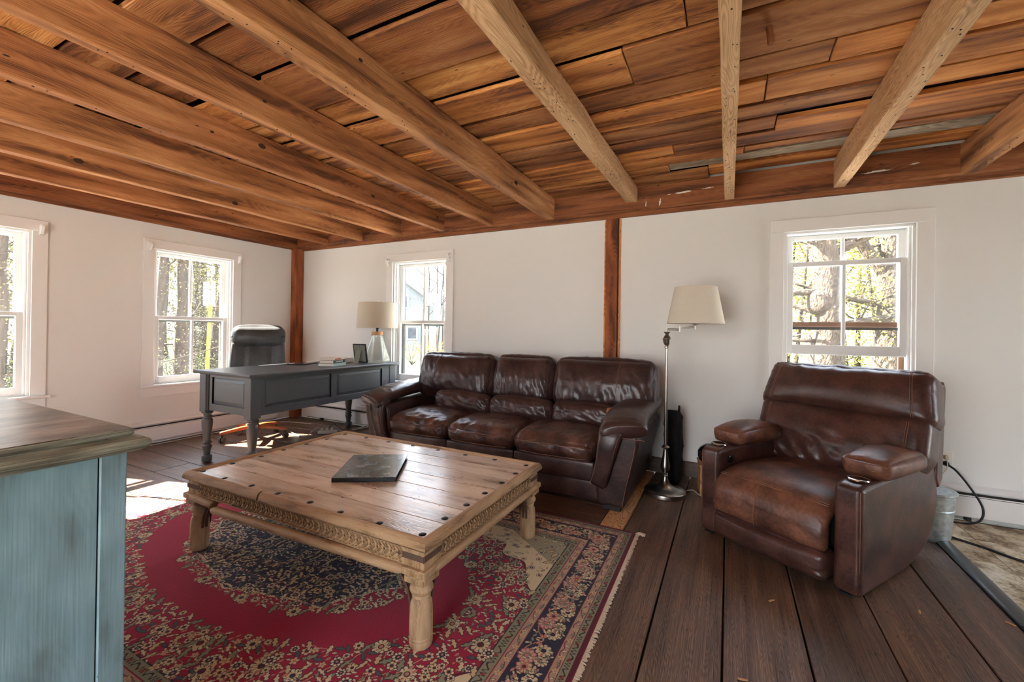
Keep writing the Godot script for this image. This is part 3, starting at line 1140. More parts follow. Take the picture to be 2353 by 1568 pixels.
# ---------------------------------------------------------------- coffee table
const TT := 0.4
func build_table() -> void:
	var x0 := -2.462
	var x1 := -0.93
	var z0 := -2.215
	var z1 := -1.19
	var c := Vector3((x0 + x1) / 2, 0, (z0 + z1) / 2)
	var o := thing("coffee_table", "low bleached wooden coffee table with carved apron and iron studs", "coffee table", c)
	var w := x1 - x0
	var d := z1 - z0
	# top boards run lengthwise
	var n := 7
	var edge := 0.03
	var bw := (d - 2 * edge) / n
	for k in n:
		part(o, "top_board", box(Vector3(w - 2 * edge - 0.001, 0.026, bw - 0.0025), 0.0018, 0, roff()), M.table_top[(k * 3 + 1) % 4], Vector3(0, TT - 0.013 - rng.randf() * 0.0006, -d / 2 + edge + bw * (k + 0.5)))
	# rounded edge moulding, mitred round the top; the front one is broken in two
	var prof := [Vector2(0.0, 0.0), Vector2(0.002, -0.008), Vector2(0.012, -0.012), Vector2(0.024, -0.008), Vector2(0.032, 0.004), Vector2(0.036, 0.018), Vector2(0.034, 0.026), Vector2(0.0, 0.026)]
	var rim := func(a: Vector3, b: Vector3, out: Vector3, m0: float, m1: float) -> ArrayMesh:
		var r0 := []
		var r1 := []
		var dir := (b - a).normalized()
		for p in prof:
			var inn: float = 0.03 - p.x
			r0.append(a + out * (p.x - 0.03) + Vector3(0, 0.026 - p.y + TT - 0.026, 0) * Vector3(1, 1, 1) + dir * inn * m0)
			r1.append(b + out * (p.x - 0.03) + Vector3(0, TT - p.y, 0) - dir * inn * m1)
		return loft([r0, r1])
	var hx := w / 2
	var hz := d / 2
	var cut := -0.16
	part(o, "edge_moulding", rim.call(Vector3(-hx, 0, hz), Vector3(cut - 0.006, 0, hz), Vector3(0, 0, 1), 1.0, 0.0), M.table)
	part(o, "edge_moulding", rim.call(Vector3(cut + 0.006, 0, hz), Vector3(hx, 0, hz), Vector3(0, 0, 1), 0.0, 1.0), M.table)
	part(o, "edge_moulding", rim.call(Vector3(-hx, 0, -hz), Vector3(hx, 0, -hz), Vector3(0, 0, -1), 1.0, 1.0), M.table)
	part(o, "edge_moulding", rim.call(Vector3(hx, 0, hz), Vector3(hx, 0, -hz), Vector3(1, 0, 0), 1.0, 1.0), M.table)
	part(o, "edge_moulding", rim.call(Vector3(-hx, 0, hz), Vector3(-hx, 0, -hz), Vector3(-1, 0, 0), 1.0, 1.0), M.table)
	# apron rails with a carved chevron band
	var ay := 0.337
	for s in [-1, 1]:
		part(o, "apron_rail", box(Vector3(w - 0.07, 0.075, 0.03), 0.003, 0, roff()), M.table, Vector3(0, ay - 0.002, s * (hz - 0.03)))
		part(o, "apron_rail", box(Vector3(0.03, 0.075, d - 0.075), 0.003, 2, roff()), M.table, Vector3(s * (hx - 0.03), ay - 0.002, 0))
	for e in [[Vector3(0, 0, 1), w], [Vector3(1, 0, 0), d], [Vector3(0, 0, -1), w], [Vector3(-1, 0, 0), d]]:
		var out: Vector3 = e[0]
		var ln: float = e[1] - 0.22
		var dir := Vector3(out.z, 0, -out.x)
		var off := (hz if absf(out.z) > 0.5 else hx) - 0.014
		var g := Geo.new()
		var cnt := int(ln / 0.017)
		for k in cnt:
			var u := -ln / 2 + ln * (k + 0.5) / cnt
			for row in 2:
				var b := Basis(out, (0.75 if row == 0 else -0.75) * (1.0 if k % 40 < 40 else -1.0)) * Basis(dir, Vector3.UP, out)
				add_box(g, out * off + dir * u + Vector3(0, ay + (0.013 if row == 0 else -0.009), 0), Vector3(0.009, 0.023, 0.01), 0.002, 1, Vector2(k * 0.1, 0), b)
			add_box(g, out * off + dir * u + Vector3(0, ay - 0.028, 0), Vector3(0.012, 0.009, 0.006), 0.0025, 0, Vector2(k * 0.1, 0), Basis(dir, Vector3.UP, out))
		var cv := part(o, "carving", g.mesh(), M.table)
		cv.set_meta("kind", "stuff")
	# lower half-round moulding; the front one is broken near the left leg
	var low := func(a: Vector3, b: Vector3, r0: float) -> ArrayMesh:
		var g := Geo.new()
		var sd := Vector3(0, 1, 0)
		add_loft(g, sweep_rings([a, a.lerp(b, 0.02), a.lerp(b, 0.98), b], [r0 * 0.6, r0, r0, r0 * 0.6], [0.016, 0.021, 0.021, 0.016], sd, 2.4, 12))
		return g.mesh()
	part(o, "lower_moulding", low.call(Vector3(-hx + 0.06, 0.288, hz - 0.012), Vector3(-0.52, 0.28, hz - 0.012), 0.017), M.table)
	part(o, "lower_moulding", low.call(Vector3(-0.515, 0.262, hz - 0.006), Vector3(hx - 0.1, 0.285, hz - 0.012), 0.018), M.table)
	part(o, "lower_moulding", low.call(Vector3(hx - 0.012, 0.287, hz - 0.06), Vector3(hx - 0.012, 0.287, -hz + 0.06), 0.017), M.table)
	part(o, "lower_moulding", low.call(Vector3(-hx + 0.012, 0.287, hz - 0.06), Vector3(-hx + 0.012, 0.287, -hz + 0.06), 0.017), M.table)
	part(o, "lower_moulding", low.call(Vector3(-hx + 0.06, 0.287, -hz + 0.012), Vector3(hx - 0.06, 0.287, -hz + 0.012), 0.017), M.table)
	# legs with capital block, iron corner strap and curved iron braces
	var lp := [[0.037, 0.0], [0.04, 0.004], [0.0425, 0.014], [0.0425, 0.022], [0.04, 0.025], [0.0425, 0.029], [0.0425, 0.036], [0.0405, 0.039], [0.042, 0.044], [0.0425, 0.09], [0.041, 0.135], [0.0385, 0.155], [0.034, 0.167], [0.029, 0.173], [0.029, 0.177], [0.034, 0.179], [0.034, 0.184], [0.031, 0.187], [0.037, 0.193], [0.0425, 0.203], [0.0425, 0.211], [0.037, 0.221], [0.031, 0.226], [0.036, 0.229], [0.036, 0.236], [0.032, 0.24]]
	for sx in [-1, 1]:
		for sz in [-1, 1]:
			var p := Vector3(sx * (hx - 0.052), 0, sz * (hz - 0.052))
			var y := 0.009
			var leg := part(o, "leg", lathe(lp, 24), M.table_leg, p + Vector3(0, y, 0))
			part(leg, "capital", box(Vector3(0.094, 0.03, 0.094), 0.006), M.table, Vector3(0, 0.249, 0))
			part(leg, "capital", box(Vector3(0.108, 0.026, 0.108), 0.003), M.table, Vector3(0, 0.279, 0))
			for ax in 2:
				var dirv := Vector3(-sx, 0, 0) if ax == 0 else Vector3(0, 0, -sz)
				for q in 2:
					var sidev := Vector3(0, 0, 1) if ax == 0 else Vector3(1, 0, 0)
					var so := sidev * (-0.009 + 0.018 * q)
					var pts := []
					for k in 9:
						var a := PI / 2 * k / 8
						pts.append(so + dirv * (0.041 + 0.125 * (1.0 - cos(a))) + Vector3(0, 0.115 + 0.148 * sin(a), 0))
					var g := Geo.new()
					var ws := []
					var ts := []
					for k in 9:
						ws.append(0.0055)
						ts.append(0.0048)
					add_loft(g, sweep_rings(pts, ws, ts, sidev, 3.0, 8))
					part(leg, "iron_brace", g.mesh(), M.rust)
			# strap
			var sp := Vector3(sx * (hx - 0.0145), ay + 0.002, sz * (hz - 0.0145))
			part(o, "iron_strap", box(Vector3(0.13, 0.022, 0.0025), 0.0008), M.rust, Vector3(sx * (hx - 0.075), ay, sz * (hz - 0.0138)))
			part(o, "iron_strap", box(Vector3(0.0025, 0.022, 0.13), 0.0008), M.rust, Vector3(sx * (hx - 0.0138), ay, sz * (hz - 0.075)))
			part(o, "corner_block", box(Vector3(0.12, 0.074, 0.12), 0.003), M.table, Vector3(sx * (hx - 0.074), ay - 0.0015, sz * (hz - 0.074)))
	# iron studs round the top
	var stud := lathe([[0.015, 0.0], [0.0135, 0.0016], [0.009, 0.0032], [0.0, 0.0038]], 12)
	var spots := []
	for k in 8:
		var u := lerpf(-hx + 0.06, hx - 0.06, k / 7.0)
		spots.append(Vector2(u, hz - 0.055))
		spots.append(Vector2(u, -hz + 0.055))
	for k in range(1, 6):
		var u := lerpf(-hz + 0.055, hz - 0.055, k / 6.0)
		spots.append(Vector2(hx - 0.06, u))
		spots.append(Vector2(-hx + 0.06, u))
	for s in spots:
		part(o, "iron_stud", stud, M.iron, Vector3(s.x + rng.randf_range(-0.006, 0.006), TT - 0.0005, s.y + rng.randf_range(-0.005, 0.005)))
	# the dark picture book lying on it
	var b := thing("hardcover_book", "large dark grey hardcover picture book lying on the coffee table", "book", Vector3(-1.672, TT + 0.0015, -1.695), 0.0)
	b.rotation.y = atan2(0.161, 0.262) + 0.01
	part(b, "cover", box(Vector3(0.305, 0.003, 0.385), 0.001, 2), M.cover, Vector3(0, 0.0205, 0))
	part(b, "cover", box(Vector3(0.305, 0.003, 0.385), 0.001, 2), M.cover, Vector3(0, 0.0015, 0))
	part(b, "spine", box(Vector3(0.003, 0.022, 0.385), 0.001, 2), M.spine_black, Vector3(-0.1525, 0.011, 0))
	part(b, "pages", box(Vector3(0.295, 0.016, 0.375), 0.0005, 2), M.tablet, Vector3(-0.002, 0.011, 0))

# ---------------------------------------------------------------- rug
func put_px(d: PackedByteArray, w: int, x: int, y: int, h: int, c: Color) -> void:
	pass

func stamp_flower(sz: int, petals: int, c1: Color, c2: Color, c3: Color, line: Color, spin: float, deep := 0.22) -> Image:
	var im := Image.create(sz, sz, false, Image.FORMAT_RGBA8)
	var h := sz / 2.0
	for y in sz:
		for x in sz:
			var v := Vector2(x + 0.5 - h, y + 0.5 - h) / h
			var r := v.length()
			var a := v.angle() + spin
			var edge := 0.95 - deep + deep * absf(cos(a * petals * 0.5)) * 1.0
			if r < edge:
				var c := c1
				if r > edge - 0.1:
					c = line
				elif r < 0.2:
					c = c3
				elif r < 0.28:
					c = line
				elif r < 0.46:
					c = c2
				elif absf(sin(a * petals * 0.5)) > 0.965:
					c = line
				im.set_pixel(x, y, c)
	return im

func stamp_leaf(sz: int, c1: Color, line: Color, ang: float, wide: float, jag: float) -> Image:
	var im := Image.create(sz, sz, false, Image.FORMAT_RGBA8)
	var h := sz / 2.0
	for y in sz:
		for x in sz:
			var v := (Vector2(x + 0.5 - h, y + 0.5 - h) / h).rotated(-ang)
			if absf(v.x) < 0.97:
				var wv := wide * (1.0 - v.x * v.x) * (1.0 - jag * absf(sin(v.x * 5.5 + 0.6)))
				if absf(v.y + 0.12 * v.x * v.x) < wv:
					im.set_pixel(x, y, line if absf(v.y + 0.12 * v.x * v.x) > wv - 0.1 else c1)
	return im

func rug_texture() -> ImageTexture:
	var W := 800
	var H := 544
	var ppm := 530.0
	var red := c8(160, 24, 58)
	var navy := c8(44, 40, 62)
	var cream := c8(216, 196, 158)
	var sage := c8(138, 136, 108)
	var pink := c8(176, 142, 122)
	var wine := c8(92, 22, 40)
	var tan := c8(204, 178, 134)
	var rose := c8(190, 128, 110)
	var slate := c8(82, 84, 88)
	var ink := c8(52, 40, 46)
	var data := PackedByteArray()
	data.resize(W * H * 3)
	var zone := PackedByteArray()
	zone.resize(W * H)
	var hx := 1.51 - 0.295
	var hz := 1.025 - 0.295
	var r2 := RandomNumberGenerator.new()
	r2.seed = 4242
	for y in H:
		var ez := y / ppm
		var Z := (H - y) / ppm
		for x in W:
			var ex := x / ppm
			var X := (W - x) / ppm
			var d := minf(ex, ez)
			var c := red
			var zn := 0
			if d < 0.295:
				zn = 1
				var along := X if ez < ex else Z
				if d < 0.016:
					c = wine
				elif d < 0.046:
					c = sage
					var q := sin(along * 330.0 + sin(along * 90.0) * 2.5)
					if absf((d - 0.031) * 80.0 - q * 0.55) < 0.24:
						c = ink
					elif absf(sin(along * 37.0)) > 0.97 and absf(d - 0.031) < 0.007:
						c = c8(170, 70, 64)
				elif d < 0.049:
					c = wine
				elif d < 0.079:
					c = pink
					var q2 := sin(along * 60.0)
					if absf((d - 0.064) * 70.0 - q2 * 0.6) < 0.13:
						c = c8(120, 52, 62)
				elif d < 0.083:
					c = c8(96, 28, 44)
				elif d < 0.209:
					c = navy
					zn = 2
					var q3 := sin(along * 21.0)
					if absf((d - 0.146) * 19.0 - q3 * 0.9) < 0.055:
						c = rose
				elif d < 0.213:
					c = wine
				elif d < 0.246:
					c = pink
					var q4 := sin(along * 55.0 + 1.0)
					if absf((d - 0.23) * 70.0 - q4 * 0.6) < 0.13:
						c = c8(128, 60, 66)
				elif d < 0.25:
					c = c8(132, 30, 44)
				elif d < 0.29:
					c = sage
					var q5 := sin(along * 300.0 + sin(along * 80.0) * 2.5)
					if absf((d - 0.27) * 70.0 - q5 * 0.6) < 0.24:
						c = ink
					elif absf(sin(along * 33.0)) > 0.975 and absf(d - 0.27) < 0.009:
						c = c8(170, 70, 64)
				else:
					c = ink
			else:
				var u := (hx - X) / 0.62
				var v := (hz - Z) / 0.44
				var th := atan2(v, u)
				var cr := u + v + 0.1 * cos(th * 10.0) - 0.05 * sin(th * 5.0)
				var re := sqrt(X * X / 0.9025 + Z * Z / 0.2704)
				var tm := atan2(Z / 0.52, X / 0.95)
				var lobe := 0.66 + 0.07 * absf(cos(tm * 4.0)) - 0.05 * absf(sin(tm * 8.0))
				if cr < 0.96:
					c = cream.lerp(sage, 0.75) if u + v < 0.55 else cream
					zn = 3
				elif cr < 1.0:
					c = wine
					zn = 3
				elif re < lobe - 0.02:
					c = navy
					zn = 4
				elif re < lobe:
					c = cream
					zn = 4
				elif re < 0.77:
					zn = 5
				elif re < 1.04:
					zn = 6
				else:
					zn = 5
			var k := y * W + x
			zone[k] = zn
			data[k * 3] = c.r8
			data[k * 3 + 1] = c.g8
			data[k * 3 + 2] = c.b8
	var im := Image.create_from_data(W, H, false, Image.FORMAT_RGB8, data)
	im.convert(Image.FORMAT_RGBA8)
	# vines wandering through the field
	for q in 130:
		var p := Vector2(r2.randf() * W, r2.randf() * H)
		var a := r2.randf() * TAU
		var bend := r2.randf_range(-0.05, 0.05)
		for s in 110:
			p += Vector2(cos(a), sin(a)) * 1.0
			a += bend
			if s % 30 == 29:
				bend = -bend * r2.randf_range(0.6, 1.4)
			var xi := int(p.x)
			var yi := int(p.y)
			if xi > 1 and yi > 1 and xi < W - 1 and yi < H - 1 and zone[yi * W + xi] in [5, 4]:
				im.set_pixel(xi, yi, tan)
				im.set_pixel(xi + 1, yi, tan.darkened(0.15))
	# stamps
	var fl := []
	for k in 6:
		fl.append(stamp_flower(17 + k * 2, 6 + k % 3, [cream, tan, cream.lightened(0.12)][k % 3], [rose, cream, navy][k % 3], [navy, wine, rose][k % 3], ink, k * 0.4))
	var star := []
	for k in 4:
		star.append(stamp_flower(16 + k * 2, 5, tan, tan, rose, tan.darkened(0.35), k * 0.7, 0.5))
	var lf := []
	for k in 15:
		lf.append(stamp_leaf(20 + (k % 5) * 4, [cream, slate, cream, tan, sage][k % 5], ink, TAU * k / 12 + 0.2, 0.42 + 0.06 * (k % 3), 0.4))
	var sm := []
	for k in 8:
		sm.append(stamp_leaf(10 + k % 3 * 2, [cream, sage, rose, cream][k % 4], [ink, ink, wine, navy][k % 4], TAU * k / 8 + 0.3, 0.5, 0.1))
	var big := []
	for k in 3:
		big.append(stamp_flower(36 + k * 6, 9 + k, cream, tan, [navy, rose, wine][k], ink, k * 0.5, 0.16))
	var place := func(list: Array, tries: int, zones: Array, gap: float, used: Array):
		for q in tries:
			var p := Vector2(r2.randf() * W, r2.randf() * H)
			if not zone[int(p.y) * W + int(p.x)] in zones:
				continue
			var ok := true
			for u in used:
				if p.distance_squared_to(u) < gap * gap:
					ok = false
					break
			if not ok:
				continue
			used.append(p)
			var s: Image = list[r2.randi() % list.size()]
			im.blend_rect(s, Rect2i(Vector2i.ZERO, s.get_size()), Vector2i(p) - s.get_size() / 2)
	var used := []
	place.call(big, 120, [5], 66.0, used)
	place.call(fl, 300, [5, 4], 24.0, used)
	place.call(lf, 3600, [5, 4], 15.0, used)
	place.call(star, 600, [5], 14.0, used)
	place.call(fl, 1600, [5, 4], 13.0, used)
	var used3 := []
	place.call(fl.slice(0, 3), 500, [3], 26.0, used3)
	place.call(lf, 700, [3], 18.0, used3)
	place.call(sm, 900, [3], 11.0, used3)
	place.call(sm, 5000, [5, 4], 9.0, used)
	# main border rosettes
	var bd := []
	for k in 6:
		bd.append(stamp_flower(26 + k * 3, 8 + k % 3, [cream, rose.lightened(0.2), cream, tan][k % 4], [rose, cream, sage][k % 3], [wine, navy, rose][k % 3], [ink, c8(150, 88, 84)][k % 2], k * 0.5, 0.16))
	for side in 2:
		var u := 0.0
		var k := 0
		while u < (W if side == 0 else H):
			for e in 2:
				var dd := 0.146 * ppm + (e * 2 - 1) * 14.0 * (1.0 if k % 2 else 0.6)
				var s: Image = (bd[(k * 2 + e * 3) % 6] if (k + e) % 3 != 0 else lf[(k + e * 5) % 15])
				var p := Vector2(u, dd) if side == 0 else Vector2(dd, u)
				if minf(p.x, p.y) / ppm > 0.1:
					im.blend_rect(s, Rect2i(Vector2i.ZERO, s.get_size()), Vector2i(p) - s.get_size() / 2)
			k += 1
			u += 26.0
	for side in 2:
		for q in 260:
			var dd := r2.randf_range(0.09, 0.2) * ppm
			var p := Vector2(r2.randf_range(dd, W), dd) if side == 0 else Vector2(dd, r2.randf_range(dd, H))
			var s: Image = sm[r2.randi() % 8]
			im.blend_rect(s, Rect2i(Vector2i.ZERO, s.get_size()), Vector2i(p) - s.get_size() / 2)
		for q in 46:
			for dd in [0.062 * ppm, 0.229 * ppm]:
				var p := Vector2(dd + q * 17.4, dd) if side == 0 else Vector2(dd, dd + q * 17.4)
				if p.x < W and p.y < H:
					var s: Image = sm[(q * 3) % 8] if q % 2 else star[0]
					im.blend_rect(s, Rect2i(Vector2i.ZERO, s.get_size()), Vector2i(p) - s.get_size() / 2)
	# four mirrored quarters
	var full := Image.create(W * 2, H * 2, false, Image.FORMAT_RGBA8)
	full.blit_rect(im, Rect2i(0, 0, W, H), Vector2i.ZERO)
	var fx: Image = im.duplicate()
	fx.flip_x()
	full.blit_rect(fx, Rect2i(0, 0, W, H), Vector2i(W, 0))
	var half_ := full.get_region(Rect2i(0, 0, W * 2, H))
	half_.flip_y()
	full.blit_rect(half_, Rect2i(0, 0, W * 2, H), Vector2i(0, H))
	full.convert(Image.FORMAT_RGB8)
	return tex(full)

func build_rug() -> void:
	var x0 := -3.468
	var x1 := -0.447
	var z0 := -2.5
	var z1 := -0.45
	var c := Vector3((x0 + x1) / 2, 0, (z0 + z1) / 2)
	var o := thing("area_rug", "red and navy oriental rug with floral medallion under the coffee table", "rug", c)
	var g := Geo.new()
	var nx := 60
	var nz := 40
	var pts := PackedVector3Array()
	var uvs := PackedVector2Array()
	var idx := PackedInt32Array()
	var wob := fnl(7, 1.4, 2)
	for a in nx + 1:
		for b in nz + 1:
			var u := float(a) / nx
			var v := float(b) / nz
			var p := Vector3(lerpf(x0, x1, u) - c.x, 0.008 + 0.0012 * wob.get_noise_2d(u * 3.0, v * 2.0), lerpf(z0, z1, v) - c.z)
			p.z += -0.018 * (0.5 - u) * 2.0 * 0.6
			p.x += 0.012 * (v - 0.5) * 2.0
			pts.append(p)
			uvs.append(Vector2(u, v))
	for a in nx:
		for b in nz:
			var i0 := a * (nz + 1) + b
			idx.append_array([i0, i0 + nz + 1, i0 + 1, i0 + 1, i0 + nz + 1, i0 + nz + 2])
	g.smooth(pts, uvs, idx)
	var m := mat(Color.WHITE, 0.95, 0.0, 0.2)
	m.albedo_texture = rug_texture()
	m.rim_enabled = true
	m.rim = 0.3
	m.rim_tint = 0.7
	m.texture_repeat = false
	var nm := height_tex(3, 0.3, 2)
	m.heightmap_enabled = true
	m.heightmap_texture = nm
	m.heightmap_scale = 0.12
	part(o, "pile", g.mesh(), m)
	var corner := func(u: float, v: float) -> Vector3:
		return Vector3(lerpf(x0, x1, u) - c.x + 0.012 * (v - 0.5) * 2.0, 0, lerpf(z0, z1, v) - c.z - 0.018 * (0.5 - u) * 1.2)
	for e in [[Vector2(0, 0), Vector2(1, 0)], [Vector2(0, 1), Vector2(1, 1)], [Vector2(0, 0), Vector2(0, 1)], [Vector2(1, 0), Vector2(1, 1)]]:
		var a: Vector3 = corner.call(e[0].x, e[0].y) + Vector3(0, 0.0045, 0)
		var b: Vector3 = corner.call(e[1].x, e[1].y) + Vector3(0, 0.0045, 0)
		part(o, "binding", tube([a, a.lerp(b, 0.5), b], 0.0045, -1.0, 6), M.rug_edge)
	# fringe on the two short ends
	for s in 2:
		var gf := Geo.new()
		var k := 0.0
		while k < 1.0:
			var a: Vector3 = corner.call(float(s), k)
			var out := 1.0 if s == 1 else -1.0
			var ln := rng.randf_range(0.014, 0.026)
			var dz := rng.randf_range(-0.007, 0.007)
			add_tube(gf, [a + Vector3(0, 0.005, 0), a + Vector3(out * ln * 0.5, 0.005, dz * 0.4), a + Vector3(out * ln, 0.0025, dz)], 0.003, 0.0026, 5)
			k += 0.0017
		part(o, "fringe", gf.mesh(), M.fringe).set_meta("kind", "stuff")
	var gt := Geo.new()
	var a0: Vector3 = corner.call(1.0, 0.0)
	for q in 14:
		var d := Vector3(rng.randf_range(0.03, 0.06), 0, rng.randf_range(-0.02, 0.018))
		add_tube(gt, [a0 + Vector3(0, 0.006, 0.004), a0 + d * 0.5 + Vector3(0, 0.014, 0.004), a0 + d + Vector3(0, 0.004, 0)], 0.0026, 0.003, 5)
	part(o, "tassel", gt.mesh(), M.fringe)
	# crumbs of wood on the planks
	for q in [[Vector2(1827, 1366), 0.02], [Vector2(1740, 1530), 0.018], [Vector2(2340, 1436), 0.03], [Vector2(2175, 1398), 0.02]]:
		pass

# ---------------------------------------------------------------- painted cabinet in the foreground
func build_cabinet() -> void:
	var h := 0.9
	var o := thing("painted_cabinet", "distressed teal painted cabinet with dark worn wooden top in the left foreground", "cabinet", Vector3(-1.95, 0.0095, -0.1))
	# room coordinates of the body
	var BP := Vector3(-1.95, 0, -0.1)
	var xr := -1.238
	var zb := -0.483
	var zf := 0.42
	var xl := -2.65
	var side_h := h - 0.052
	part(o, "side_panel", box(Vector3(0.02, side_h, zf - zb - 0.052), 0.0, 1, roff()), M.teal, Vector3(xr - 0.012, side_h / 2, (zf + zb + 0.052) / 2) - BP)
	part(o, "corner_stile", box(Vector3(0.045, side_h, 0.049), 0.003, 1, roff()), M.teal, Vector3(xr - 0.0225, side_h / 2, zb + 0.0245) - BP)
	part(o, "corner_stile", box(Vector3(0.045, side_h, 0.049), 0.003, 1, roff()), M.teal, Vector3(xl + 0.0225, side_h / 2, zb + 0.0245) - BP)
	part(o, "groove", box(Vector3(0.01, side_h - 0.01, 0.006), 0.0), M.groove, Vector3(xr - 0.012, side_h / 2, zb + 0.051) - BP)
	part(o, "back_panel", box(Vector3(xr - xl - 0.08, side_h, 0.012), 0.0, 1, roff()), M.teal, Vector3((xr + xl) / 2, side_h / 2, zb + 0.012) - BP)
	part(o, "side_panel", box(Vector3(0.02, side_h, zf - zb - 0.06), 0.0, 1, roff()), M.teal, Vector3(xl + 0.012, side_h / 2, (zf + zb + 0.05) / 2) - BP)
	for k in 2:
		var dx := (xr - xl - 0.1) / 2
		var door := part(o, "door", box(Vector3(dx - 0.004, side_h - 0.12, 0.02), 0.003, 1, roff()), M.teal, Vector3(lerpf(xl, xr, 0.25 + 0.5 * k), side_h / 2 + 0.03, zf - 0.01) - BP)
		part(door, "knob", lathe([[0.006, 0.0], [0.006, 0.015], [0.015, 0.022], [0.012, 0.03], [0.0, 0.032]], 12), M.iron, Vector3((dx / 2 - 0.05) * (1 - 2 * k), 0, 0.01), Vector3(PI / 2, 0, 0))
	part(o, "plinth", box(Vector3(xr - xl - 0.09, 0.08, zf - zb - 0.03), 0.0, 0), M.groove, Vector3((xr + xl) / 2, 0.04, (zf + zb) / 2) - BP)
	# moulded top: thin step, cove, thick rounded lip
	var ring := func(ov: float, y: float) -> Array:
		var a := []
		var r := 0.012
		for q in [[xr + ov, zb - ov, -1], [xr + ov, zf + ov, 0], [xl - ov, zf + ov, 1], [xl - ov, zb - ov, 2]]:
			for k in 4:
				var an := (float(q[2]) + k / 3.0) * PI / 2
				var cxx: float = q[0] - (r if q[0] > -2.0 else -r)
				var czz: float = q[1] - (r if q[1] > 0.0 else -r)
				a.append(Vector3(cxx + cos(an) * r, y, czz + sin(an) * r) - BP)
		return a
	var lip := []
	for e in [[0.0, h - 0.053], [0.02, h - 0.051], [0.031, h - 0.046], [0.036, h - 0.038], [0.0365, h - 0.032], [0.032, h - 0.025], [0.022, h - 0.021], [0.013, h - 0.0185], [0.007, h - 0.014]]:
		lip.append(ring.call(e[0], e[1]))
	part(o, "lip_moulding", loft(lip, true, true, true), M.teal_edge)
	var st := []
	for e in [[0.008, h - 0.015], [0.011, h - 0.012], [0.011, h - 0.004], [0.008, h - 0.001]]:
		st.append(ring.call(e[0], e[1]))
	part(o, "top_edge", loft(st, true, true, true), M.teal_edge)
	part(o, "top", box(Vector3(xr - xl + 0.016, 0.004, zf - zb + 0.016), 0.0015, 0, roff()), M.cab_top, Vector3((xr + xl) / 2, h - 0.001, (zf + zb) / 2) - BP)

